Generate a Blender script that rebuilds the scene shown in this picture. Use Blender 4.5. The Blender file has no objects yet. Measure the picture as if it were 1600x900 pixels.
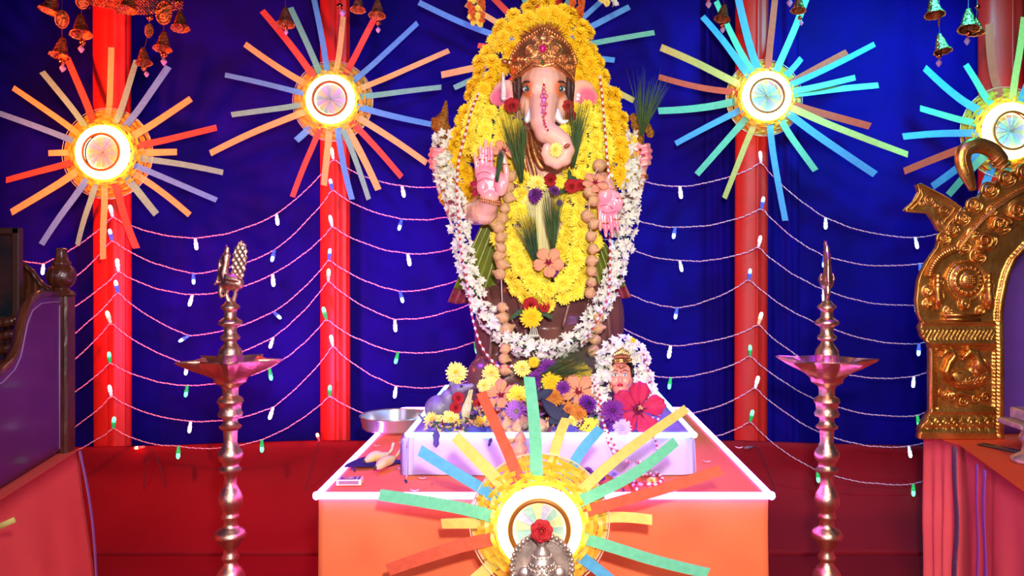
import bpy, math, random
from mathutils import Vector, Matrix, Quaternion, noise
PI = math.pi
S = bpy.context.scene
COL = S.collection
# ------------------------------------------------ camera
F = 1300.0; ZC = 1.465
cd = bpy.data.cameras.new('camera'); cam = bpy.data.objects.new('camera', cd); COL.objects.link(cam)
cam.location = (0, 0, ZC); cam.rotation_euler = (PI/2, 0, 0)
cd.sensor_width = 36; cd.lens = F/1600*36; cd.shift_x = -50/1600; cd.shift_y = -35/1600
cd.clip_start = .05; cd.clip_end = 50
S.camera = cam
# ------------------------------------------------ world and exposure
w = bpy.data.worlds.new('world'); S.world = w; w.use_nodes = True
w.node_tree.nodes['Background'].inputs[0].default_value = (.32, .22, .6, 1)
w.node_tree.nodes['Background'].inputs[1].default_value = .06
S.view_settings.view_transform = 'Standard'; S.view_settings.look = 'None'
S.view_settings.exposure = -.22; S.view_settings.gamma = 1; S.view_settings.use_curve_mapping = False
def light(name, kind, loc, target, col, power, size=.2, angle=60, blend=.6):
    d = bpy.data.lights.new(name, kind); o = bpy.data.objects.new(name, d); COL.objects.link(o)
    o.location = loc; o.rotation_euler = (Vector(target)-Vector(loc)).to_track_quat('-Z', 'Y').to_euler()
    d.color = col; d.energy = power
    if kind == 'SPOT': d.spot_size = math.radians(angle); d.spot_blend = blend; d.shadow_soft_size = size
    elif kind == 'AREA': d.size = size
    else: d.shadow_soft_size = size
    return o
light('flash_lamp', 'SPOT', (.10, -.05, ZC+.30), (0.0, 3.1, 1.15), (1, .97, .95), 400, .05, 88, 1)
light('violet_overhead_lamp', 'SPOT', (0, 2.74, 3.4), (0, 2.76, .75), (.20, .02, 1), 60, .12, 34, .4)
for s_ in (-1, 1): light('violet_table_fill', 'SPOT', (s_*1.15, 2.95, 3.1), (s_*.47, 2.82, .75), (.22, .02, 1), 420, .12, 30, .6)  # added pair of spots, tint the table top violet and miss the idol
light('reflection_fill', 'AREA', (0, -.6, 3.3), (0, 3.5, .9), (1, .86, .84), 30, 2.2)  # added soft light behind the camera, gives the metals something to reflect
light('side_fill', 'AREA', (-2.2, -.4, 1.8), (0, 3.4, 1.0), (.7, .55, 1), 16, 1.2)  # added soft fill from the left, no such fixture known
light('red_stage_lamp', 'SPOT', (-2.75, 3.45, 2.3), (-1.7, 4.7, 1.9), (1, .10, .02), 230, .1, 135, .7)
light('orange_stage_lamp', 'SPOT', (-1.2, 3.35, .75), (-1.5, 4.7, 2.0), (1, .12, .50), 240, .1, 120, .7)
light('cyan_stage_lamp', 'SPOT', (1.9, 3.60, 3.0), (1.75, 4.7, 2.1), (.02, .75, 1), 190, .1, 135, .7)
light('violet_stage_lamp', 'SPOT', (1.2, .6, 2.9), (-1.9, 3.0, 1.0), (.35, .08, 1), 100, .12, 40, .6)
light('blue_stage_lamp', 'SPOT', (-.9, .6, 2.9), (1.8, 3.4, 1.3), (.3, .10, 1), 90, .12, 40, .6)
light('warm_arch_fill', 'AREA', (.6, .2, 3.0), (1.7, 3.4, 1.2), (1, .85, .7), 60, .5)  # added warm fill to brighten the golden arch
light('blue_curtain_fill', 'SPOT', (-.5, 2.2, 3.1), (-.45, 4.9, 2.2), (.12, .16, 1), 150, .1, 60, .9)  # fill spot added for local brightness on the curtain left of the idol
light('blue_curtain_fill_right', 'SPOT', (1.2, 2.6, 3.1), (1.75, 4.9, 1.3), (.1, .06, 1), 60, .1, 70, .9)  # second added fill spot, lifts the curtain on the right

# ------------------------------------------------ helpers
def P(px, py, Y): return Vector(((px-850)*Y/F, Y, ZC-(py-415)*Y/F))
def U(n, Y): return n*Y/F
def lin(c):
    r = []
    for v in c[:3]:
        v = v/255
        r.append(v/12.92 if v <= .04045 else ((v+.055)/1.055)**2.4)
    return (r[0], r[1], r[2], 1)
MATS = {}
def mat(name, c, rough=.6, metal=0, emit=None, es=0, sheen=0, var=0, vscale=20, bump=0, bscale=60, trans=0, coat=0, spots=None, sub=0, c2=None, weave=0, wave=None):
    if name in MATS: return MATS[name]
    m = bpy.data.materials.new(name); m.use_nodes = True; nt = m.node_tree; N = nt.nodes; L = nt.links
    b = N['Principled BSDF']; b.inputs['Base Color'].default_value = lin(c)
    b.inputs['Roughness'].default_value = rough; b.inputs['Metallic'].default_value = metal
    if sheen == -1: b.inputs['Specular IOR Level'].default_value = .12; sheen = 0
    if emit is not None:
        b.inputs['Emission Color'].default_value = (*emit, 1); b.inputs['Emission Strength'].default_value = es
    if sheen:
        b.inputs['Sheen Weight'].default_value = sheen; b.inputs['Sheen Roughness'].default_value = .4
        b.inputs['Sheen Tint'].default_value = lin([min(255, v*1.3+25) for v in c])
    if coat: b.inputs['Coat Weight'].default_value = coat; b.inputs['Coat Roughness'].default_value = .1
    if trans: b.inputs['Transmission Weight'].default_value = trans
    if sub: b.inputs['Subsurface Weight'].default_value = sub; b.inputs['Subsurface Radius'].default_value = (.02, .008, .005)
    tc = N.new('ShaderNodeTexCoord')
    src = None
    if var or c2:
        nz = N.new('ShaderNodeTexNoise'); nz.inputs['Scale'].default_value = vscale; nz.inputs['Detail'].default_value = 4
        L.new(tc.outputs['Object'], nz.inputs['Vector'])
        mr = N.new('ShaderNodeMapRange'); mr.inputs[1].default_value = .3; mr.inputs[2].default_value = .7
        L.new(nz.outputs[0], mr.inputs[0])
        mx = N.new('ShaderNodeMix'); mx.data_type = 'RGBA'
        mx.inputs[6].default_value = lin(c)
        mx.inputs[7].default_value = lin(c2 if c2 else [max(0, v*(1-var)) for v in c])
        L.new(mr.outputs[0], mx.inputs[0]); src = mx.outputs[2]
    if spots:
        for (cen, rad, colr) in spots:
            vm = N.new('ShaderNodeVectorMath'); vm.operation = 'DISTANCE'
            L.new(tc.outputs['Object'], vm.inputs[0]); vm.inputs[1].default_value = cen
            mr = N.new('ShaderNodeMapRange'); mr.interpolation_type = 'SMOOTHSTEP'
            mr.inputs[1].default_value = rad*.45; mr.inputs[2].default_value = rad
            mr.inputs[3].default_value = 1; mr.inputs[4].default_value = 0
            L.new(vm.outputs['Value'], mr.inputs[0])
            mx = N.new('ShaderNodeMix'); mx.data_type = 'RGBA'
            if src is None: mx.inputs[6].default_value = lin(c)
            else: L.new(src, mx.inputs[6])
            mx.inputs[7].default_value = lin(colr); L.new(mr.outputs[0], mx.inputs[0]); src = mx.outputs[2]
    if src is not None: L.new(src, b.inputs['Base Color'])
    if bump:
        nz = N.new('ShaderNodeTexNoise'); nz.inputs['Scale'].default_value = bscale; nz.inputs['Detail'].default_value = 3
        L.new(tc.outputs['Object'], nz.inputs['Vector'])
        bp = N.new('ShaderNodeBump'); bp.inputs['Strength'].default_value = bump; bp.inputs['Distance'].default_value = .01
        L.new(nz.outputs[0], bp.inputs['Height']); L.new(bp.outputs[0], b.inputs['Normal'])
    if wave:
        wv = N.new('ShaderNodeTexWave'); wv.inputs['Scale'].default_value = wave; wv.inputs['Distortion'].default_value = 3
        L.new(tc.outputs['Object'], wv.inputs['Vector'])
        bp = N.new('ShaderNodeBump'); bp.inputs['Strength'].default_value = .3; bp.inputs['Distance'].default_value = .01
        L.new(wv.outputs[0], bp.inputs['Height']); L.new(bp.outputs[0], b.inputs['Normal'])
    MATS[name] = m; return m
def leafmat(name, c, c2=None, rough=.7, tl=.3):
    """petals, leaves and paper: diffuse plus light passing through"""
    m = mat(name, c, rough, c2=c2, vscale=60)
    if m.get('tl'): return m
    m['tl'] = 1
    nt = m.node_tree; N = nt.nodes; L = nt.links; b = N['Principled BSDF']
    t = N.new('ShaderNodeBsdfTranslucent'); t.inputs[0].default_value = lin(c)
    mx = N.new('ShaderNodeMixShader'); mx.inputs[0].default_value = tl
    L.new(b.outputs[0], mx.inputs[1]); L.new(t.outputs[0], mx.inputs[2]); L.new(mx.outputs[0], N['Material Output'].inputs[0])
    return m

class MB:
    def __init__(s): s.v = []; s.f = []; s.mi = []; s.cur = 0
    def add(s, vs, fs):
        o = len(s.v); s.v.extend([tuple(p) for p in vs]); s.f.extend([tuple(i+o for i in f) for f in fs]); s.mi.extend([s.cur]*len(fs)); return s
    def box(s, c, h, rot=None):
        c = Vector(c); vs = []
        for x in (-1, 1):
            for y in (-1, 1):
                for z in (-1, 1):
                    p = Vector((x*h[0], y*h[1], z*h[2]))
                    if rot is not None: p = rot @ p
                    vs.append(c+p)
        return s.add(vs, [(0,1,3,2),(4,6,7,5),(0,4,5,1),(2,3,7,6),(0,2,6,4),(1,5,7,3)])
    def bbox(s, c, h, b, rot=None):
        """box with bevelled edges"""
        c = Vector(c); vs = []; fs = []
        rings = [(-1, b, b), (-1, 0, 0), (1, 0, 0), (1, b, b)]
        # four rings in z, each an octagon-cornered rectangle
        for zi, (sz, ins, _) in enumerate([( -h[2], b, 0), (-h[2]+b, 0, 0), (h[2]-b, 0, 0), (h[2], b, 0)]):
            X = h[0]-ins; Y = h[1]-ins
            for (x, y) in ((X-b, -Y), (X, -Y+b), (X, Y-b), (X-b, Y), (-X+b, Y), (-X, Y-b), (-X, -Y+b), (-X+b, -Y)):
                p = Vector((x, y, sz)); 
                if rot is not None: p = rot @ p
                vs.append(c+p)
        for k in range(3):
            for j in range(8): fs.append((k*8+j, k*8+(j+1) % 8, (k+1)*8+(j+1) % 8, (k+1)*8+j))
        fs.append(tuple(reversed(range(8)))); fs.append(tuple(range(24, 32)))
        return s.add(vs, fs)
    def tube(s, pts, rads, n=8, cap=True, closed=False, flat=1.0):
        pts = [Vector(p) for p in pts]; m = len(pts)
        if not hasattr(rads, '__len__'): rads = [rads]*m
        vs = []; fs = []; up = None
        for i, p in enumerate(pts):
            if closed: t = pts[(i+1) % m]-pts[i-1]
            else: t = pts[min(i+1, m-1)]-pts[max(i-1, 0)]
            if t.length < 1e-9: t = Vector((0, 0, 1))
            t.normalize()
            if up is None: up = Vector((0, 0, 1)) if abs(t.z) < .9 else Vector((0, 1, 0))
            a = t.cross(up)
            if a.length < 1e-6: a = t.orthogonal()
            a.normalize(); up = a.cross(t)
            for k in range(n):
                q = 2*PI*k/n; vs.append(p+(a*math.cos(q)+up*math.sin(q)*flat)*rads[i])
        for i in range(m-(0 if closed else 1)):
            j = (i+1) % m
            for k in range(n): fs.append((i*n+k, i*n+(k+1) % n, j*n+(k+1) % n, j*n+k))
        if cap and not closed:
            fs.append(tuple(reversed(range(n)))); fs.append(tuple(range((m-1)*n, m*n)))
        return s.add(vs, fs)
    def lathe(s, prof, c=(0, 0, 0), n=24, rot=None, wob=None):
        """profile [(r,z)] spun about local Z"""
        c = Vector(c); vs = []; fs = []
        for (r, z) in prof:
            for k in range(n):
                q = 2*PI*k/n; rr = r*(wob(q, z) if wob else 1)
                p = Vector((rr*math.cos(q), rr*math.sin(q), z))
                if rot is not None: p = rot @ p
                vs.append(c+p)
        for i in range(len(prof)-1):
            for k in range(n): fs.append((i*n+k, i*n+(k+1) % n, (i+1)*n+(k+1) % n, (i+1)*n+k))
        fs.append(tuple(reversed(range(n)))); fs.append(tuple(range((len(prof)-1)*n, len(prof)*n)))
        return s.add(vs, fs)
    def ell(s, c, r, n=12, m=8, rot=None):
        prof = []
        c = Vector(c); vs = []; fs = []
        for i in range(1, m):
            a = PI*i/m
            for k in range(n):
                q = 2*PI*k/n; p = Vector((r[0]*math.sin(a)*math.cos(q), r[1]*math.sin(a)*math.sin(q), r[2]*math.cos(a)))
                if rot is not None: p = rot @ p
                vs.append(c+p)
        T = Vector((0, 0, r[2])); B = Vector((0, 0, -r[2]))
        if rot is not None: T = rot @ T; B = rot @ B
        vs.append(c+T); vs.append(c+B); t = len(vs)-2; b = t+1
        for i in range(m-2):
            for k in range(n): fs.append((i*n+k, (i+1)*n+k, (i+1)*n+(k+1) % n, i*n+(k+1) % n))
        for k in range(n): fs.append((t, k, (k+1) % n)); fs.append((b, (m-2)*n+(k+1) % n, (m-2)*n+k))
        return s.add(vs, fs)
    def prism(s, poly, axis, thick):
        """poly: list of Vectors in a plane; axis: direction; closed solid"""
        a = Vector(axis).normalized()*thick; n = len(poly)
        vs = [Vector(p) for p in poly]+[Vector(p)+a for p in poly]
        fs = [tuple(range(n)), tuple(reversed(range(n, 2*n)))]
        for i in range(n): fs.append((i, i+n, (i+1) % n+n, (i+1) % n))
        return s.add(vs, fs)
    def grid(s, nu, nv, fn):
        vs = [fn(i/nu, j/nv) for j in range(nv+1) for i in range(nu+1)]
        fs = [(j*(nu+1)+i, j*(nu+1)+i+1, (j+1)*(nu+1)+i+1, (j+1)*(nu+1)+i) for j in range(nv) for i in range(nu)]
        return s.add(vs, fs)
    def slab(s, nu, nv, fn, t):
        """closed solid: front sheet fn(u,v), back sheet moved by vector t"""
        t = Vector(t); o = (nu+1)*(nv+1)
        a = [Vector(fn(i/nu, j/nv)) for j in range(nv+1) for i in range(nu+1)]
        bk = [p+t for p in a]
        fs = []
        for j in range(nv):
            for i in range(nu):
                q = (j*(nu+1)+i, j*(nu+1)+i+1, (j+1)*(nu+1)+i+1, (j+1)*(nu+1)+i)
                fs.append(q); fs.append(tuple(x+o for x in reversed(q)))
        ring = [i for i in range(nu+1)]+[j*(nu+1)+nu for j in range(1, nv+1)]+[nv*(nu+1)+i for i in range(nu-1, -1, -1)]+[j*(nu+1) for j in range(nv-1, 0, -1)]
        for k in range(len(ring)):
            p, q = ring[k], ring[(k+1) % len(ring)]; fs.append((q, p, p+o, q+o))
        return s.add(a+bk, fs)
def origin(parent):
    o = Vector((0, 0, 0)); p = parent
    while p is not None: o = o+Vector(p.location); p = p.parent
    return o
def obj(name, mb, m, parent=None, smooth=True, label=None, base=None, kind=None):
    """link ONE mesh. coordinates in mb are world; stored relative to parent's origin (or base)"""
    o = origin(parent) if parent is not None else Vector(base if base is not None else (0, 0, 0))
    me = bpy.data.meshes.new(name)
    me.from_pydata([(p[0]-o.x, p[1]-o.y, p[2]-o.z) for p in mb.v], [], mb.f)
    ms = m if isinstance(m, (list, tuple)) else [m]
    for q in ms: me.materials.append(q)
    if len(ms) > 1: me.polygons.foreach_set('material_index', mb.mi)
    if smooth: me.polygons.foreach_set('use_smooth', [True]*len(me.polygons))
    me.update()
    ob = bpy.data.objects.new(name, me); COL.objects.link(ob)
    if parent is not None: ob.parent = parent
    else: ob.location = o
    if label: ob['label'] = label
    if kind: ob['kind'] = kind
    return ob
def autosmooth(o, ang=40):
    me = o.data
    me.polygons.foreach_set('use_smooth', [True]*len(me.polygons))
    me.set_sharp_from_angle(angle=math.radians(ang))
    return o
def thing(name, label, cat, loc, group=None):
    o = bpy.data.objects.new(name, None); COL.objects.link(o); o.location = loc; o.empty_display_size = .05
    o['label'] = label; o['category'] = cat
    if group: o['group'] = group
    return o
def tag(o, label, cat, group=None):
    o['label'] = label; o['category'] = cat
    if group: o['group'] = group
    return o
def inst(name, me, loc, quat=None, scale=1, parent=None, label=None):
    """object on shared mesh data; loc is world"""
    o = bpy.data.objects.new(name, me); COL.objects.link(o)
    if parent is not None: o.parent = parent; loc = Vector(loc)-origin(parent)
    o.location = loc
    if quat is not None: o.rotation_mode = 'QUATERNION'; o.rotation_quaternion = quat
    o.scale = (scale,)*3 if not hasattr(scale, '__len__') else scale
    if label: o['label'] = label
    return o
def mesh_of(name, mb, ms, smooth=True):
    me = bpy.data.meshes.new(name); me.from_pydata([tuple(p) for p in mb.v], [], mb.f)
    for q in (ms if isinstance(ms, (list, tuple)) else [ms]): me.materials.append(q)
    if isinstance(ms, (list, tuple)) and len(ms) > 1: me.polygons.foreach_set('material_index', mb.mi)
    if smooth: me.polygons.foreach_set('use_smooth', [True]*len(me.polygons))
    me.update(); return me
def aim(d, spin=0.0):
    q = Vector(d).normalized().to_track_quat('Z', 'Y'); return q @ Quaternion((0, 0, 1), spin)
def spline(pts, n):
    """Catmull-Rom through tuples -> n samples by arc length"""
    pts = [Vector(p) for p in pts]; m = len(pts); out = []
    for i in range(m-1):
        p0 = pts[max(i-1, 0)]; p1 = pts[i]; p2 = pts[i+1]; p3 = pts[min(i+2, m-1)]
        for k in range(16):
            t = k/16; out.append(.5*((2*p1)+(p2-p0)*t+(2*p0-5*p1+4*p2-p3)*t*t+(3*p1-p0-3*p2+p3)*t**3))
    out.append(pts[-1])
    d = [0]
    for i in range(1, len(out)): d.append(d[-1]+(out[i]-out[i-1]).length)
    res = []; j = 0
    for k in range(n):
        s_ = d[-1]*k/(n-1)
        while j < len(d)-2 and d[j+1] < s_: j += 1
        f = (s_-d[j])/max(1e-9, d[j+1]-d[j]); res.append(out[j].lerp(out[j+1], min(1, f)))
    return res
def PS(lst, n): return spline([P(*p) for p in lst], n)
def blob(name, mb, m, parent, voxel=.006, it=6, label=None):
    o = obj(name, mb, m, parent, label=label)
    r = o.modifiers.new('remesh', 'REMESH'); r.mode = 'VOXEL'; r.voxel_size = voxel; r.use_smooth_shade = True
    s = o.modifiers.new('smooth', 'SMOOTH'); s.iterations = it; s.factor = .5
    return o
def R(a, b): return random.uniform(a, b)
random.seed(7)
# ================================================ SETTING
BLUE = mat('blue_velvet', (17, 0, 136), .8, sheen=-1, c2=(11, 0, 100), vscale=3, bump=.15, bscale=90)
REDC = mat('red_cloth', (146, 20, 34), .7, sheen=-1, c2=(134, 16, 28), vscale=2, bump=.08, bscale=200)
REDS = mat('red_satin', (204, 30, 20), .5)
def struct(name, mb, m, smooth=True, parent=None):
    o = obj(name, mb, m, parent, smooth); 
    if parent is None: o['kind'] = 'structure'
    return o
mb = MB(); mb.box((0, 2.2, -.05), (3.6, 3.2, .05)); struct('floor', mb, REDC, False)
mb = MB()
def cur(u, v):
    x = -3.4+6.8*u; z = .0+3.6*v
    y = 4.93+.014*math.sin(x*6+1.3*math.sin(x*2.1))+.005*math.sin(x*17+z*.6)+.0015*math.sin(x*41+2*z)+.02*noise.noise((x*1.5, z*.5, 0))
    return (x, y, z)
mb.slab(420, 14, cur, (0, .03, 0)); struct('wall_back', mb, BLUE)
# centre seam of a second curtain width
mb = MB(); mb.slab(60, 10, lambda u, v: (.95+.55*u, 4.885+.012*math.sin(u*26)+.006*math.sin(u*61+v*3), .05+3.5*v), (0, .01, 0))
struct('trim_1', mb, BLUE)
for sx, nm in ((-1, 'wall_left'), (1, 'wall_right')):
    mb = MB(); mb.slab(90, 4, lambda u, v: (sx*(3.42+.02*math.sin(u*60)), 1.6+3.4*u, 3.6*v), (sx*.03, 0, 0)); struct(nm, mb, BLUE)
# red skirt in front of the curtain foot
mb = MB()
def skirt(u, v):
    x = -3.2+6.4*u; zt = .487+.012*abs(x)*0-.028*max(0, abs(x+.1)-1.2)
    z = .001+(zt-.001)*v
    y = 4.62+.004*math.sin(x*5+z*6)+.02*noise.noise((x*1.2, z*2.2, 3))+.006*noise.noise((x*4, z*9, 5))
    if v > .97: y += .01
    if z < .34: y -= .42*(1-z/.34)**2
    return (x, y, z)
mb.slab(200, 24, skirt, (0, .02, 0)); struct('baseboard_back', mb, REDC)
# stage truss above the frame from which the hangings drop
mb = MB(); mb.tube([(-3.2, 3.9, 3.05), (3.2, 3.9, 3.05)], .03, 12); mb.tube([(-3.2, 3.2, 3.05), (3.2, 3.2, 3.05)], .03, 12)
for x in (-3.2, 3.2): mb.tube([(x, 3.2, 3.05), (x, 3.2, 0)], .03, 12); mb.tube([(x, 3.9, 3.05), (x, 3.9, 0)], .03, 12)
o = obj('stage_truss', mb, mat('truss_steel', (120, 120, 125), .35, 1)); o['kind'] = 'structure'
# pillars wrapped in red satin
def pillar(x0, x1, label, lean=0, phase=0):
    Y = 4.72; cx = ((x0+x1)/2-850)*Y/F; r = (x1-x0)/2*Y/F
    t = thing('draped_pillar', label, 'pillar', (cx, Y, 0))
    mb = MB(); nv = 16; n = 64; vs = []; fs = []
    for j in range(nv+1):
        z = 3.5*j/nv
        for k in range(n):
            q = 2*PI*k/n; rr = r*(1+.008*math.sin(q*7+phase)+.035*math.sin(q*3+z*.5+phase)+.012*noise.noise((q*3, z*1.5, phase)))
            vs.append((cx+lean*(z-1.5)+rr*math.cos(q), Y+rr*.6*math.sin(q), z))
    for j in range(nv):
        for k in range(n): fs.append((j*n+k, j*n+(k+1) % n, (j+1)*n+(k+1) % n, (j+1)*n+k))
    fs.append(tuple(range(nv*n, nv*n+n))); mb.add(vs, fs); obj('satin_wrap', mb, REDS, t)
    # the overlapping end of the cloth
    mb = MB()
    mb.slab(10, 20, lambda u, v: (cx+r*(.1+.8*u)+lean*(3.5*v-1.5), Y-r*.64-.004+.16*r*u*u*2+.004*math.sin(u*9+phase), 3.5*v), (0, .006, 0))
    obj('cloth_flap', mb, REDS, t)
pillar(147, 204, 'red satin wrapped pillar furthest left, beside the wooden throne', 0, 1)
pillar(501, 547, 'red satin wrapped pillar second from left, behind the orange and lavender sunburst', 0, 2.2)
pillar(822, 880, 'red satin wrapped pillar hidden behind the large idol', 0, 3)
pillar(1149, 1200, 'red satin wrapped pillar behind the cyan lit sunburst right of the idol', .003, 4)
pillar(1530, 1600, 'red satin wrapped pillar at far right, above the golden arch', 0, 5.5)

# ================================================ CENTRAL TABLE
ORC = mat('orange_tablecloth', (244, 122, 76), .8, sheen=-1, c2=(238, 112, 70), vscale=5, bump=.1, bscale=300)
T = thing('altar_table', 'wide altar table covered to the floor in orange cloth, in the middle of the stage', 'table', (0, 3.37, 0))
X0, X1, Y0, Y1 = -.70, .70, 2.585, 4.16
mb = MB(); mb.bbox((0, (Y0+Y1)/2, .72), ((X1-X0)/2-.012, (Y1-Y0)/2-.012, .018), .004); obj('table_board', mb, mat('plywood', (150, 110, 70), .7), T, False)
for sx in (-1, 1):
    for yy in (Y0+.08, Y1-.08):
        mb = MB(); mb.box((sx*.6, yy, .35), (.025, .025, .35)); obj('leg', mb, MATS['plywood'], T, False)
# cloth: top sheet and four sides, one continuous mesh
mb = MB(); per = []
NS = 80
def corner_path(t):
    """perimeter of rounded rectangle, t in 0..1"""
    w_, d_ = X1-X0, Y1-Y0; L_ = 2*(w_+d_); s = t*L_
    if s < w_: return X0+s, Y0, 0, -1
    s -= w_
    if s < d_: return X1, Y0+s, 1, 0
    s -= d_
    if s < w_: return X1-s, Y1, 0, 1
    s -= w_
    return X0, Y1-s, -1, 0
n = 320; nv = 14; vs = []; fs = []
for j in range(nv+1):
    z = .75-.008-(.735)*j/nv
    for k in range(n):
        x, y, nx, ny = corner_path(k/n)
        f = j/nv; wv = (.006*math.sin(k*.21)+.004*math.sin(k*.57+1)+.008*noise.noise((x*3, y*3, z*2)))*min(1, f*3)+.010*f
        vs.append((x+nx*wv, y+ny*wv, z))
for j in range(nv):
    for k in range(n): fs.append((j*n+k, (j+1)*n+k, (j+1)*n+(k+1) % n, j*n+(k+1) % n))
mb.add(vs, fs)
mb.grid(70, 70, lambda u, v: (X0+(X1-X0)*u, Y0+(Y1-Y0)*v, .75+(.0015*noise.noise((u*9, v*5, 1)) if 0 < u < 1 and 0 < v < 1 else -.006)))
obj('tablecloth', mb, ORC, T)
NEONV = mat('violet_neon', (235, 225, 255), .3, emit=(.62, .14, 1.0), es=26)
NEONC = mat('cyan_neon', (225, 240, 255), .3, emit=(.16, .55, 1.0), es=6)
def rrect(x0, x1, y0, y1, z, r, n=6, dip=0):
    pts = []
    for (cx, cy, a0) in ((x1-r, y0+r, -PI/2), (x1-r, y1-r, 0), (x0+r, y1-r, PI/2), (x0+r, y0+r, PI)):
        for k in range(n+1):
            a = a0+PI/2*k/n; q_ = cy+r*math.sin(a); pts.append((cx+r*math.cos(a), q_, z-dip*min(1, max(0, (q_-y0-r*.5)/(r*.5)))))
    return pts
NR = .0085
t = obj('neon_tube', (lambda m: m.tube(rrect(X0-.010, X1+.010, Y0-.012, Y1+.012, .7535, .02, 6, .009), .0105, 10, closed=True))(MB()), NEONV, base=(0, Y0, .738))
tag(t, 'glowing white violet neon tube running around the edge of the orange table', 'neon light')

# ================================================ WHITE PEDESTAL
WH = mat('white_cloth', (184, 178, 206), .8, bump=.1, bscale=200)
D = thing('pedestal', 'low white cloth covered pedestal carrying the idol, on the orange table', 'pedestal', (.024, 3.3, .752))
a0, a1, b0, b1, zt = -.458, .505, 2.83, 4.0, .895
mb = MB(); n = 200; nv = 8; vs = []; fs = []
pr = [Vector(p) for p in rrect(a0, a1, b0, b1, 0, .035, 8)]
pp = spline([tuple(p) for p in pr]+[tuple(pr[0])], n+1)[:-1]
for j in range(nv+1):
    z = zt-.004-(zt-.004-.753)*j/nv
    for k, p in enumerate(pp):
        c = Vector(((a0+a1)/2, (b0+b1)/2, 0)); d = (p-c).normalized(); f = j/nv
        q = p+d*(.006*math.sin(k*.33)+.009*noise.noise((p.x*5, p.y*5, z*4)))*f - d*.006*(1 if j == 0 else 0)
        vs.append((q.x, q.y, z))
for j in range(nv):
    for k in range(n): fs.append((j*n+k, (j+1)*n+k, (j+1)*n+(k+1) % n, j*n+(k+1) % n))
fs.append(tuple(range(n))); mb.add(vs, fs); obj('cloth_cover', mb, WH, D)
mb = MB(); mb.slab(30, 30, lambda u, v: (a0+.012+(a1-a0-.024)*u, b0+.012+(b1-b0-.024)*v, zt+.0015*noise.noise((u*12, v*12, 4))), (0, 0, -.004))
obj('top_sheet', mb, mat('violet_lit_sheet', (150, 146, 168), .6), D)  # grey-violet tone puts the overhead violet light into the top's colour
t = obj('neon_tube', (lambda m: m.tube(rrect(a0-.012, a1+.012, b0-.014, b1+.012, zt-.004, .035, 6, .008), .0090, 10, closed=True))(MB()), NEONC, base=(0, b0, zt-.012))
tag(t, 'glowing cyan white neon tube running around the top of the white pedestal', 'neon light')

# ================================================ SUNBURST WALL LIGHTS
COLS = {'Y': leafmat('stick_yellow', (226, 206, 112), (212, 190, 96), tl=.15), 'R': leafmat('stick_red', (228, 92, 62), (214, 80, 52), tl=.15),
        'G': leafmat('stick_mint', (120, 208, 168), (104, 194, 152), tl=.15), 'B': leafmat('stick_blue', (92, 176, 222), (80, 160, 206), tl=.15)}
CN = {'Y': 'pale yellow stick', 'R': 'red stick', 'G': 'mint green stick', 'B': 'sky blue stick'}
WEAVE = leafmat('woven_cane', (250, 226, 92), (240, 206, 66), rough=.35, tl=.6)
RING = mat('ring_lamp', (255, 240, 200), .3, emit=(1, .62, .22), es=13)
BRN = mat('bronze_trim', (150, 88, 30), .4, .3)
HOOP = mat('clear_hoop', (250, 240, 200), .15, trans=.6)
DISCM = [leafmat('fan_paper_a', (205, 214, 160), tl=.2), leafmat('fan_paper_b', (160, 200, 190), tl=.2), leafmat('fan_paper_c', (190, 190, 215), tl=.2)]
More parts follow.
